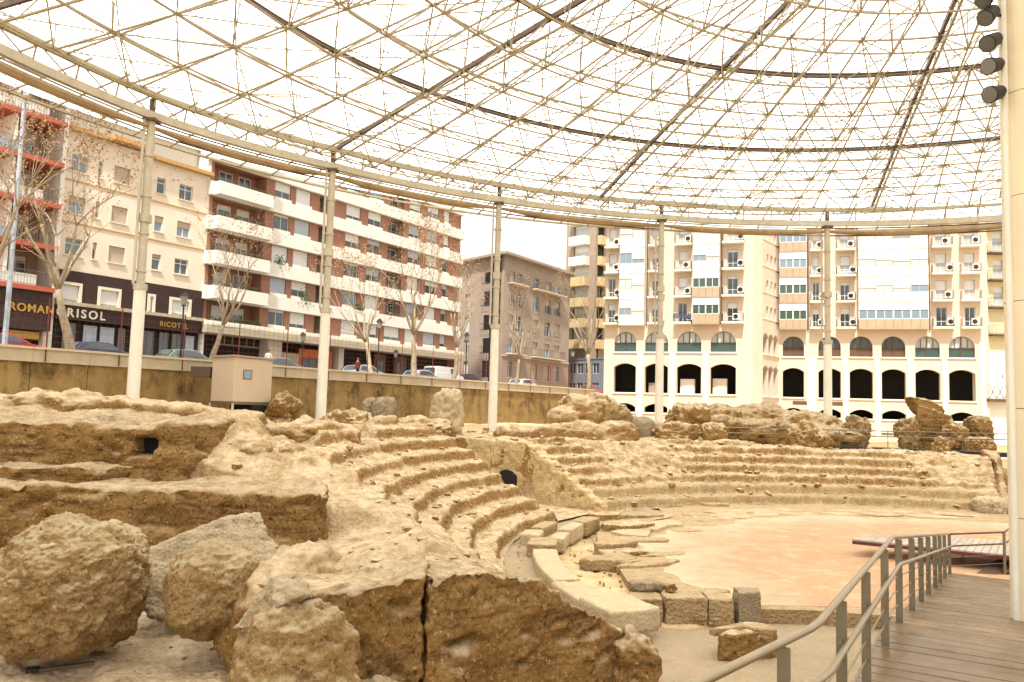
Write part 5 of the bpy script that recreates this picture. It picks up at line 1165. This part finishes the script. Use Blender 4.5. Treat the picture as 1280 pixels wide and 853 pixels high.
# ---- building F : arcaded cream complex
bF = thing('arcaded_building', 'big cream apartment complex with two tiers of dark arches facing the ruins', 'building')
def facline(p, q):
    p = Vector((p[0], p[1], 0)); q = Vector((q[0], q[1], 0)); u = (q - p).normalized(); n = Vector((u.y, -u.x, 0)); return Fac(p, u, n, bF), (q - p).length
pA = (atd(755, 450, 94.5).x, 94.5); pB = (atd(941, 450, 88.5).x, 88.5); pB2 = (atd(953, 450, 89.6).x, 89.6); pC = (atd(973, 450, 93.6).x, 93.6); pD = (atd(1236, 450, 87.0).x, 87.0)
F1, l1 = facline(pA, pB); F1b, l1b = facline(pB, pB2); FS, ls = facline(pB2, pC); F2, l2 = facline(pC, pD)
ZG, ZTF = 1.2, 32.5
ROW = [14.1 + 3.03 * i for i in range(6)]
def arches(Fx, L, centers, hw, name='arcade_wall'):
    hs = []
    for c in centers:
        hs += [(c - hw, c + hw, 3.95, 4.95, .45), (c - hw, c + hw, 6.2, 9.6, .45), (c - hw, c + hw, 10.95, 13.3, min(hw, 1.28))]
    return hs
def xs(Fx, prs, y=450): return [((Fx.hit(a, y)[0] + Fx.hit(b, y)[0]) / 2, (Fx.hit(b, y)[0] - Fx.hit(a, y)[0]) / 2) for a, b in prs]
def do_arcade(Fx, L, cs, zsplit=14.0, glass=()):
    hs = []
    for c, hw in cs: hs += arches(Fx, L, [c], hw)
    Fx.wall('arcade_wall', CREAM, 0, L, ZG, zsplit, hs, .8)
    for j, (c, hw) in enumerate(cs):
        if hw > .9:
            m = MB(); Fx.box(m, c - hw, c + hw, -.45, -.38, 10.95, 11.95); f = m.build('arch_glazing', FRAMEB if glass and glass[j] == 0 else PANEG, bF)
            # semicircular glazed head
            m = MB(); n = 14; R0 = hw - .02; pts_ = [(c - R0 * math.cos(math.pi * k / n), 12.0 + 1.25 * math.sin(math.pi * k / n)) for k in range(n + 1)]
            vs_ = [Fx.P(a, -.42, z) for a, z in pts_]; m.add(vs_, [tuple(range(n + 1))]); m.build('pane', PANEL_ if (not glass or glass[j]) else PANE, f)
            m = MB()
            for q in (-.04, .0): pass
            Fx.box(m, c - .05, c + .05, -.37, -.3, 10.96, 13.2); Fx.box(m, c - hw, c + hw, -.37, -.3, 11.93, 12.03); Fx.box(m, c - hw * .5 - .03, c - hw * .5 + .03, -.37, -.31, 12.04, 13.0); Fx.box(m, c + hw * .5 - .03, c + hw * .5 + .03, -.37, -.31, 12.04, 13.0); m.build('glazing_bars', FRAMEB, f)
        for z in (6.2, 10.95, 3.95): Fx.bx('sill', CREAMP, c - hw - .12, c + hw + .12, -.2, .14, z - .16, z - .004)
    # piers between the bays
    edges = [0] + [(a[0] + a[1] + b[0] - b[1]) / 2 for a, b in zip(cs[:-1], cs[1:])] + [L]
    Fx.bx('interior_shade', SHADED, .05, L - .05, -3.2, -3.0, ZG, zsplit - .1);  # near-black sheet paints the shade behind the arches
    for a, b in zip(cs[:-1], cs[1:]):
        mid = (a[0] + a[1] + b[0] - b[1]) / 2; w_ = (b[0] - b[1] - a[0] - a[1]) * .30
        if w_ > .15: Fx.bx('pier', CREAMP, mid - w_, mid + w_, .003, .2, ZG, 10.7)
    Fx.bx('interior_floor', GREYB, .05, L - .05, -3.0, -.81, 5.7, 6.1); Fx.bx('interior_floor', GREYB, .05, L - .05, -3.0, -.81, 10.2, 10.9)
c1 = xs(F1, [(767.5, 795), (806, 835), (846, 876.5), (888, 920)]); cS = xs(FS, [(955, 961.5), (962.8, 967), (968, 972)]) if False else [(ls * .2, .85), (ls * .52, .85), (ls * .83, .8)]
c2 = xs(F2, [(978.5, 1005), (1023, 1051), (1062, 1091), (1102, 1132), (1144, 1175), (1186, 1219)])
do_arcade(F1, l1, c1); do_arcade(FS, ls, cS); do_arcade(F2, l2, c2, glass=(0, 0, 0, 0, 1, 1))
F1b.wall('arcade_wall', CREAM, 0, l1b, ZG, ZTF, [], .3)
def upper(Fx, L, holes): Fx.wall('render_wall', CREAM, 0, L, 14.003, ZTF, holes, .3)
def small_balcony(Fx, x0, x1, i, ac=True, dark=True, rail=BLACK, holes=None, slabm=CREAMP, y=380):
    a0, a1 = Fx.hit(x0, y)[0], Fx.hit(x1, y)[0]; z = ROW[i]; w_ = a1 - a0
    Fx.bx('balcony_slab', slabm, a0, a1, .003, .95, z, z + .22)
    if rail is not None: Fx.railing(a0 + .05, a1 - .05, .02, .9, z + .22, .95, rail, .14)
    h = (a0 + w_ * .22, a0 + w_ * .72, z + .23, z + 2.45); holes.append(h)
    Fx.window(h[0] + .01, h[1] - .01, h[2] + .01, h[3] - .01, -.2, PANE if dark else PANEL_, mull=1, shutter=rB.choice((0, .15, .3)) if dark else .5, name='balcony_door', trans=.3)
    if ac:
        a = a0 + w_ * rB.choice((.6, .7, .5)); m = MB(); Fx.box(m, a, a + .75, .12, .45, z + .45, z + 1.15); o = m.build('air_conditioner', WHITER, bF, bevel=.02)
        m = MB(); c = Fx.P(a + .32, .455, z + .8); m.tube(c, c + Fx.n * .02, .26, 14); m.build('fan_grille', BLACK, o)
def gallery(Fx, x0, x1, i, kind, n=2, y=380):
    a0, a1 = Fx.hit(x0, y)[0], Fx.hit(x1, y)[0]; z = ROW[i]; dp = 1.0
    BRN = flat('brown_gallery_panel', (.36, .27, .18), .6, 0, .1, 1) if 'brown_gallery_panel' not in MATS else MATS['brown_gallery_panel']
    white = kind == 'white'
    m = MB(); Fx.box(m, a0, a1, .003, dp, z - .1, z + .04); m.build('gallery_floor', CREAMP if white else BRN, bF)
    nn = n * 2
    for k in range(nn):
        b0, b1 = a0 + (a1 - a0) * k / nn, a0 + (a1 - a0) * (k + 1) / nn; Fx.bx('gallery_panel', CREAMP if white else BRN, b0 + .01, b1 - .01, .0, dp + .01, z + .05, z + 1.05)
    for k in range(n):
        b0, b1 = a0 + (a1 - a0) * k / n, a0 + (a1 - a0) * (k + 1) / n
        if white: Fx.window(b0 + .01, b1 - .01, z + 1.06, z + 2.85, dp + .0, rB.choice((PANEL_, PANEL_, PANEB)), COPE, mull=1, shutter=rB.choice((.72, .55, .3, .62)), smat=rB.choice((CREAMP, WHITER)))
        else: Fx.window(b0 + .01, b1 - .01, z + 1.06, z + 2.85, dp + .0, PANEG if kind == 'glass' else PANEB, FRAMEW, mull=1, shutter=.42)
    m = MB(); Fx.box(m, a0 + .02, a1 - .02, .01, dp - .1, z + 2.86, z + 2.92); Fx.box(m, a0, a0 + .06, .01, dp - .09, z + 1.06, z + 2.85); Fx.box(m, a1 - .06, a1, .01, dp - .09, z + 1.06, z + 2.85); m.build('gallery_cheeks', WHITER if white else FRAMEW, bF)
h1 = []; h2 = []
for i in range(6):
    small_balcony(F1, 756.5, 774, i, holes=h1, rail=None if i > 1 else GREYST, dark=i < 2)
    gallery(F1, 776, 807, i, 'white', 2)
    small_balcony(F1, 811, 828, i, holes=h1, rail=GREYST, dark=i < 3)
    small_balcony(F1, 843, 865, i, holes=h1, rail=BLACK if i == 0 else GREYST, dark=i < 1)
    gallery(F1, 867, 900, i, 'glass' if i < 2 else 'white', 2)
    small_balcony(F1, 903, 930, i, holes=h1, rail=BLACK if i < 3 else GREYST, dark=i < 3)
    gallery(F2, 974, 1008, i, 'glass' if i < 2 else ('blue' if i < 4 else 'white'), 2)
    small_balcony(F2, 1012, 1029, i, holes=h2, rail=BLACK if i < 2 else GREYST, dark=i < 2)
    small_balcony(F2, 1045, 1069, i, holes=h2, rail=BLACK if i < 3 else GREYST, dark=i < 2)
    gallery(F2, 1072, 1159, i, 'blue' if i == 0 else 'white', 4)
    small_balcony(F2, 1164, 1191, i, holes=h2, rail=BLACK if i == 0 else GREYST, dark=i < 1)
    small_balcony(F2, 1200, 1226, i, holes=h2, rail=GREYST, dark=i < 1, ac=i != 1)
upper(F1, l1, h1); upper(F2, l2, h2)
hs = [(ls * q - .35, ls * q + .35, ROW[i] + .9, ROW[i] + 2.3) for i in range(6) for q in (.3, .55, .8)]
upper(FS, ls, hs)
for h in hs: FS.window(h[0], h[1], h[2], h[3], -.18, PANE, mull=0, shutter=rB.choice((0, .3)))
for h in hs[::3]: FS.bx('string_course', CREAMP, 0, ls, .003, .06, h[2] - .12, h[2] - .04)
for Fx, xq in ((F1, 808.8), (F1, 901.5), (F2, 1161.5), (F2, 1010)):
    a = Fx.hit(xq, 380)[0]; m = MB(); m.tube(Fx.P(a, .12, 14.0), Fx.P(a, .12, ZTF), .08, 8); m.build('drain_pipe', FRAMEB, bF)
# laundry on one balcony
m = MB(); a0, a1 = F1.hit(843, 400)[0], F1.hit(866, 400)[0]
for k in range(9):
    a = a0 + (a1 - a0) * k / 9; F1.box(m, a, a + (a1 - a0) / 9 - .05, .93, .96, ROW[0] + .35 + rB.random() * .3, ROW[0] + 1.15)
m.build('laundry', flat('dark_laundry', (.06, .06, .10), .9, 0, .8, 5), bF)
for xa, xb, zh, mt_ in ((848, 866, 7.9, CREAMP), (889, 907, 8.0, PEACH), (808, 820, 7.4, PINKR)):
    a0, a1 = F1.hit(xa, 480)[0], F1.hit(xb, 480)[0]; F1.bx('stored_crate', mt_, a0, a1, -2.4, -1.4, 6.11, zh)
for Fx, L in ((F1, l1), (F2, l2), (FS, ls)):
    Fx.bx('roof_slab', COPE, 0, L, -9, .3, ZTF, ZTF + .3)
F1.bx('side_wall', CREAM, 0, .3, -9, -.01, ZG, ZTF); 
F2.bx('plinth', COPE, 0, l2, .003, .10, ZG, 2.2); F1.bx('plinth', COPE, 0, l1, .003, .1, ZG, 2.2)
for xq in (1000, 1046): a = F2.hit(xq, 501)[0]; F2.bx('vent_grille', STEELD, a - .8, a + .8, .0, .04, 5.35, 5.75)
a = F2.hit(1109, 538)[0]; F2.bx('vent_grille', STEELD, a - .6, a + .6, .0, .04, 1.95, 2.4)
# right hand strip of wall with little iron balconies
bG = thing('rear_building', 'narrow yellowish rear wall with iron balconies beside the last canopy column', 'building')
pE = (atd(1232, 450, 87.6).x, 87.6); pF = (atd(1400, 450, 87.6).x, 87.6); p = Vector((*pE, 0)); q = Vector((*pF, 0)); G = Fac(p, (q - p).normalized(), Vector((0, -1, 0)), bG)
YEL = flat('pale_yellow_render', (.62, .53, .34), .9, 0, .08, .4); hs = []
for i in range(6):
    z = ROW[i] - .6
    if i > 0: hs.append((1.0, 2.1, z + .3, z + 2.4)); hs.append((6, 7.1, z + .3, z + 2.4))
G.wall('render_wall', YEL, 0, (q - p).length, 11.6, ZTF, hs, .3)
for h in hs: G.window(*h, -.2, PANEL_, mull=1, shutter=.3)
G.wall('render_wall', WHITER, 0, (q - p).length, ZG, 11.597, [(1.2, 1.9, 8.7, 9.2)], .3, b=.02)
for i in range(6):
    z = ROW[i] - .7; 
    G.bx('balcony_slab', STEELD, .3, 2.6, .03, .85, z, z + .18); G.railing(.35, 2.55, .03, .8, z + .18, 1.0, BLACK, .14)
z = 6.2; G.bx('balcony_slab', STEELD, -.3, 2.9, .03, 1.0, z, z + .3); G.railing(-.25, 2.85, .03, .95, z + .3, 1.5, BLACK, .35)
m = MB(); 
for k in range(4):
    a = -.2 + k * .8; m.tube(G.P(a, .95, z + .4), G.P(a + .7, .95, z + 1.7), .03, 4); m.tube(G.P(a + .7, .95, z + .4), G.P(a, .95, z + 1.7), .03, 4)
m.build('cross_bracing', BLACK, bG)
m = MB(); G.box(m, -.9, 0.0, -1, .5, ZG, 12.6); m.build('corner_pilaster', WHITER, bG)
# ================================================================== street furniture, trees, cars
def car(label, d, s, col, kind='hatch', rz=None, tilt=0):
    p = L2(d, s, ZS - .13 if d < DW + 11.5 and d > DW + 4 else ZS); t = thing('parked_car', label, 'car', 'cars parked along the street', tuple(p), math.pi / 2 - TH)
    L, W = 4.2, 1.72
    prof = {'hatch': [(-2.1, .3), (-2.08, .75), (-1.95, 1.0), (-1.55, 1.38), (-.9, 1.47), (.1, 1.45), (.95, 1.0), (1.9, .82), (2.1, .6), (2.12, .3)],
            'van': [(-2.3, .35), (-2.3, 1.2), (-2.2, 1.9), (-1.6, 1.98), (.9, 1.95), (1.6, 1.25), (2.2, 1.05), (2.35, .7), (2.35, .35)]}[kind]
    m = MB(); n = len(prof); vs = []
    for y, f in ((-1, 1), (-1, 0), (1, 0), (1, 1)):
        for (x, z) in prof:
            ins = .16 * max(0, (z - .85)) if True else 0
            if f: vs.append((x * .985, y * (W / 2 - .0 - ins * 1.0), z - .03 * (z > .5)))
            else: vs.append((x, y * (W / 2 - .07 - ins), z))
    fs = [tuple(range(n))[::-1], tuple(range(3 * n, 4 * n))]
    fs = []
    for a, b in ((0, n), (n, 2 * n), (2 * n, 3 * n)):
        for k in range(n - 1): fs.append((a + k, b + k, b + k + 1, a + k + 1))
    fs += [tuple(range(n)), tuple(range(3 * n, 4 * n))]
    m.add(vs, fs); m.add([(prof[0][0], -W / 2 + .05, .3), (prof[-1][0], -W / 2 + .05, .3), (prof[-1][0], W / 2 - .05, .3), (prof[0][0], W / 2 - .05, .3)], [(0, 1, 2, 3)])
    m.build('body', col, t, bevel=.02)
    g = [(-1.5, 1.0), (-1.3, 1.3), (-.85, 1.38), (.05, 1.37), (.7, 1.0)] if kind == 'hatch' else [(.1, 1.25), (.1, 1.8), (.85, 1.8), (1.35, 1.25)]
    for y in (-1, 1):
        m = MB(); vs = [(x, y * (W / 2 - .16 * max(0, z - .85) + .006), z) for x, z in g]; m.add(vs, [tuple(range(len(g)))]); m.build('side_window', PANE, t)
    fw = ((.18, 1.40), (.90, 1.03)) if kind == 'hatch' else ((.98, 1.86), (1.55, 1.3)); m = MB()
    m.add([(fw[0][0], -.68, fw[0][1] + .03), (fw[0][0], .68, fw[0][1] + .03), (fw[1][0], .72, fw[1][1] + .03), (fw[1][0], -.72, fw[1][1] + .03)], [(0, 1, 2, 3)]); m.build('windscreen', PANE, t)
    bw_ = ((-1.6, 1.36), (-1.97, 1.02)) if kind == 'hatch' else ((-2.24, 1.8), (-2.31, 1.2)); m = MB()
    m.add([(bw_[0][0] - .02, -.62, bw_[0][1]), (bw_[0][0] - .02, .62, bw_[0][1]), (bw_[1][0] - .02, .68, bw_[1][1]), (bw_[1][0] - .02, -.68, bw_[1][1])], [(0, 1, 2, 3)]); m.build('rear_window', PANE, t)
    for x in (-1.3, 1.35):
        for y in (-1, 1):
            m = MB(); m.tube((x, y * (W / 2 - .2), .32), (x, y * (W / 2 + .005), .32), .32, 16); w_ = m.build('wheel', TYRE, t); m = MB(); m.tube((x, y * (W / 2), .32), (x, y * (W / 2 + .015), .32), .19, 12); m.build('rim', SHUTTERG, w_)
    for y in (-.6, .6):
        m = MB(); x = prof[-2][0]; m.box(x - .12, x + .02, y - .16, y + .16, .58, .72); m.build('headlight', SHUTTER, t)
    return t
def carmat(n, c): 
    m, t, b = nodes(n); b.inputs['Base Color'].default_value = (*c, 1); b.inputs['Roughness'].default_value = .3; b.inputs['Coat Weight'].default_value = .6; return m
CM = {k: carmat('car_' + k, c) for k, c in dict(red=(.35, .015, .015), navy=(.02, .03, .08), grey=(.12, .14, .13), silver=(.32, .38, .42), blue=(.05, .16, .32), white=(.6, .6, .58), black=(.015, .015, .018), green=(.10, .16, .10)).items()}
def sw(x, d): # along coordinate of sight line x at offset d
    r = ray(x, 440); w_ = Vector((r.x, r.y, 0)); t = d / (w_.dot(-SN)); return w_.dot(SU) * t
CD = DW + 5.2
for x, c, lb, kd in [(8, 'red', 'dark red car roof showing above the wall below the gold shop letters', 'hatch'), (126, 'navy', 'dark blue car in front of the white lettered shop', 'hatch'), (236, 'green', 'greenish grey car right of the first canopy column', 'hatch'),
                 (352, 'grey', 'dark grey car beside the striped cream panel', 'hatch'), (458, 'silver', 'silver car left of the tall black lantern', 'hatch'), (476, 'blue', 'blue car just behind the tall black lantern', 'hatch'), (530, 'silver', 'silver grey car between the two bare trees near the end of the brick block', 'hatch'),
                 (556, 'white', 'white van near the end of the brick block', 'van'), (586, 'black', 'black car at the side street corner of the pink house', 'hatch'), (656, 'white', 'white car in front of the pink corner house', 'hatch'), (742, 'red', 'red car in front of the grey tower', 'hatch')]:
    car(lb, CD + (2.4 if x in (476,) else 0), sw(x, CD), CM[c], kd)
lm = None
for x, d, h, lb in [(473, DW + 1.6, 4.9, 'tall black street lantern between the bare trees before the brick block'), (495, DW + 12, 3.6, 'smaller black lantern across the road under the brick block'), (583, DW + 1.6, 4.9, 'black street lantern at the side street left of the pink house'),
                    (226, DW + 1.6, 4.6, 'black street lantern right of the first canopy column'), (378, DW + 12, 4.2, 'black lantern in front of the orange shop'), (716, DW + 1.6, 4.9, 'black lantern at the foot of the grey tower')]:
    p = L2(d, sw(x, d), ZS); t = thing('street_lamp', lb, 'street lamp', 'black lanterns along the street', tuple(p))
    m = MB(); m.tube((0, 0, 0), (0, 0, .9), .1, 8, .07); m.tube((0, 0, .9), (0, 0, h - .7), .055, 8, .045); m.build('pole', BLACK, t)
    m = MB(); m.tube((0, 0, h - .7), (0, 0, h - .15), .13, 6, .26); m.build('lantern', glassy('lantern_glass', (.25, .24, .2)) if 'lantern_glass' not in MATS else MATS['lantern_glass'], t)
    m = MB(); m.tube((0, 0, h - .15), (0, 0, h + .12), .32, 6, .06); m.tube((0, 0, h - .76), (0, 0, h - .7), .15, 6); m.build('cap', BLACK, t)
mt = thing('light_mast', 'tall pale pole with a curved arm before the terracotta balconies', 'street lamp', None, tuple(L2(DW + 2, sw(5, DW + 2), ZS)))
m = MB(); m.tube((0, 0, 0), (0, 0, 14.5), .14, 12, .1); m.build('pole', SHUTTERG, mt); m = MB(); m.sweep([(0, 0, 14), (.8, .1, 14.7), (2.2, .3, 15.0)], [.06, .05, .04], 6); m.build('arm', STEELW, mt); m = MB(); m.box(2.0, 2.7, .2, .42, 14.92, 15.05); m.build('lamp_head', COPE, mt)
# bare plane trees with a few dry leaves
def tree(label, px, d, H, seed, spread=1.0, base=None, leaves=700, bright=BARK, forks=5):
    rr = random.Random(seed); base = base or L2(d, sw(px, d), ZS); t = thing('plane_tree', label, 'tree', 'bare plane trees along the street', tuple(base))
    m = MB(); lv = []; lm_ = MB()
    def branch(p, d_, L, r, lvl):
        pts_ = [p]; dd = d_.copy(); n = 5 if lvl < 3 else 3
        for k in range(n):
            dd = (dd + Vector((rr.uniform(-.16, .16), rr.uniform(-.16, .16), rr.uniform(-.04, .14)))).normalized(); pts_.append(pts_[-1] + dd * L / n)
        rad = [r * (1 - .45 * k / n) for k in range(n + 1)]; m.sweep(pts_, rad, 7 if lvl < 2 else 4 if lvl < 4 else 3)
        if lvl >= 3: lv.extend(pts_[1:])
        if lvl < 5:
            nb = (2 if lvl else forks) if lvl not in (2, 3) else 3
            for k in range(nb):
                a = rr.uniform(0, 6.28) if lvl else 6.28 * k / nb + rr.uniform(-.4, .4); o = dd.orthogonal().normalized(); o = Matrix.Rotation(a, 3, dd) @ o
                nd = (dd + o * rr.uniform(.45, .8) * spread + Vector((0, 0, .3))).normalized(); branch(pts_[-1] if k < 2 or not lvl else pts_[-2], nd, L * rr.uniform(.62, .85) if lvl else H * .3, rad[-1] * .72, lvl + 1)
            if lvl in (1, 2): branch(pts_[2], (dd + Matrix.Rotation(rr.uniform(0, 6), 3, dd) @ dd.orthogonal().normalized() * .9).normalized(), L * .55, r * .4, lvl + 2)
    branch(Vector((0, 0, -.1)), Vector((rr.uniform(-.08, .08), rr.uniform(-.05, .05), 1)).normalized(), H * .33, H * .024, 0)
    m.build('trunk', bright, t, smooth=True)
    for k in range(int(leaves * 1.6)):
        c = rr.choice(lv) + Vector((rr.gauss(0, .07), rr.gauss(0, .07), rr.gauss(0, .07))); a = Vector((rr.uniform(-1, 1), rr.uniform(-1, 1), rr.uniform(-1, 1))).normalized() * rr.uniform(.04, .09); b = a.orthogonal().normalized() * .045
        lm_.add([c - a, c + b, c + a * .8, c - b], [(0, 1, 2, 3)])
    if leaves: lm_.build('crown', LEAF, t)
tree('large bare plane tree in front of the cream house at the left', 88, DW + 2.2, 12.5, 3, 1.05, leaves=1500)
tree('slim bare tree between the cream house and the brick block', 263, DW + 2.2, 9.5, 5, .9, leaves=420)
tree('bare tree directly left of the tall black lantern', 466, DW + 2.2, 10, 8, .9, leaves=900)
tree('leaning bare plane tree with rusty leaves right of the tall black lantern', 518, DW + 2.2, 13, 13, 1.0, leaves=1900)
tree('bare tree at the right end of the brick block', 567, DW + 2.2, 11, 17, .8, leaves=700)
tree('thin bare tree in front of the pink corner house', 645, DW + 2.2, 10, 23, .8, leaves=350)
tree('pale bare tree in front of the grey tower', 736, DW + 2.2, 15, 29, .8, leaves=500)
tree('bare tree with dry leaves over the terracotta balconies', -30, DW + 2.4, 13, 37, 1.1, leaves=1600)
# people on the pavement behind the wall, heads only above it in the photo
def person(label, x, d, shirt, trousers, seed):
    p = L2(d, sw(x, d), ZS); t = thing('person', label, 'person', None, tuple(p), seed)
    me = bpy.data.meshes.new('body'); J = dict(pel=(0, 0, .95), ch=(0, 0, 1.32), nk=(0, 0, 1.5), hd=(0, .01, 1.62), tp=(0, .0, 1.73), hl=(.1, 0, .9), kl=(.11, .03, .5), al=(.11, -.02, .09), fl=(.12, .14, .04), hr=(-.1, 0, .9), kr=(-.11, .0, .5), ar=(-.11, -.04, .09), fr=(-.12, .12, .04), sl=(.19, 0, 1.42), el=(.24, -.02, 1.13), wl=(.24, .06, .88), ml=(.24, .08, .78), sr=(-.19, 0, 1.42), er=(-.24, -.02, 1.13), wr=(-.24, .06, .88), mr=(-.24, .08, .78))
    ks = list(J); E_ = [('pel', 'ch'), ('ch', 'nk'), ('nk', 'hd'), ('hd', 'tp'), ('pel', 'hl'), ('hl', 'kl'), ('kl', 'al'), ('al', 'fl'), ('pel', 'hr'), ('hr', 'kr'), ('kr', 'ar'), ('ar', 'fr'), ('ch', 'sl'), ('sl', 'el'), ('el', 'wl'), ('wl', 'ml'), ('ch', 'sr'), ('sr', 'er'), ('er', 'wr'), ('wr', 'mr')]
    rad = dict(pel=.15, ch=.16, nk=.06, hd=.1, tp=.07, hl=.1, kl=.065, al=.045, fl=.04, hr=.1, kr=.065, ar=.045, fr=.04, sl=.07, el=.045, wl=.03, ml=.03, sr=.07, er=.045, wr=.03, mr=.03)
    me.from_pydata([J[k] for k in ks], [(ks.index(a), ks.index(b)) for a, b in E_], []); o = bpy.data.objects.new('tmp', me); COL.objects.link(o)
    bpy.context.view_layer.objects.active = o; sk = o.modifiers.new('s', 'SKIN'); o.modifiers.new('u', 'SUBSURF').levels = 1
    for k, v in zip(ks, me.skin_vertices[0].data): v.radius = (rad[k], rad[k] * .8); v.use_root = k == 'pel'
    dg = bpy.context.evaluated_depsgraph_get(); r = bpy.data.meshes.new_from_object(o.evaluated_get(dg)); bpy.data.objects.remove(o)
    r.materials.clear(); r.materials.append(SKIN); r.materials.append(shirt); r.materials.append(trousers)
    for f in r.polygons: z = f.center.z; f.material_index = 0 if z > 1.46 or (z < .86 and abs(f.center.x) > .2) else (1 if z > .93 else 2); f.use_smooth = True
    link('body', r, t); m = MB(); m.tube((0, -.01, 1.66), (0, -.015, 1.78), .112, 10, .06); m.build('hair', FRAMEB, t, smooth=True)
SKIN = flat('skin', (.45, .26, .17), .7)
person('person in a light top on the pavement by the cream pier', 336, DW + 3.2, WHITER, BLUEG, 0.4)
person('person in dark clothes passing the orange shop', 405, DW + 3.0, BLUEG, BLACK, 2.0)
person('person in red walking behind the wall near the silver car', 448, DW + 3.2, REDST, BLACK, 1.0)
# ================================================================== move every empty to the base of its thing
for o in [o for o in bpy.data.objects if o.type == 'EMPTY' and o.location.length < 1e-6]:
    ch = [c for c in bpy.data.objects if c.parent == o and c.type == 'MESH']
    if not ch: continue
    co = np.array([list(c.location + Vector(v)) for c in ch for v in c.bound_box])
    mn, mx = co.min(0), co.max(0); base = Vector(((mn[0] + mx[0]) / 2, (mn[1] + mx[1]) / 2, mn[2]))
    o.location = base
    for c in ch: c.location = c.location - base
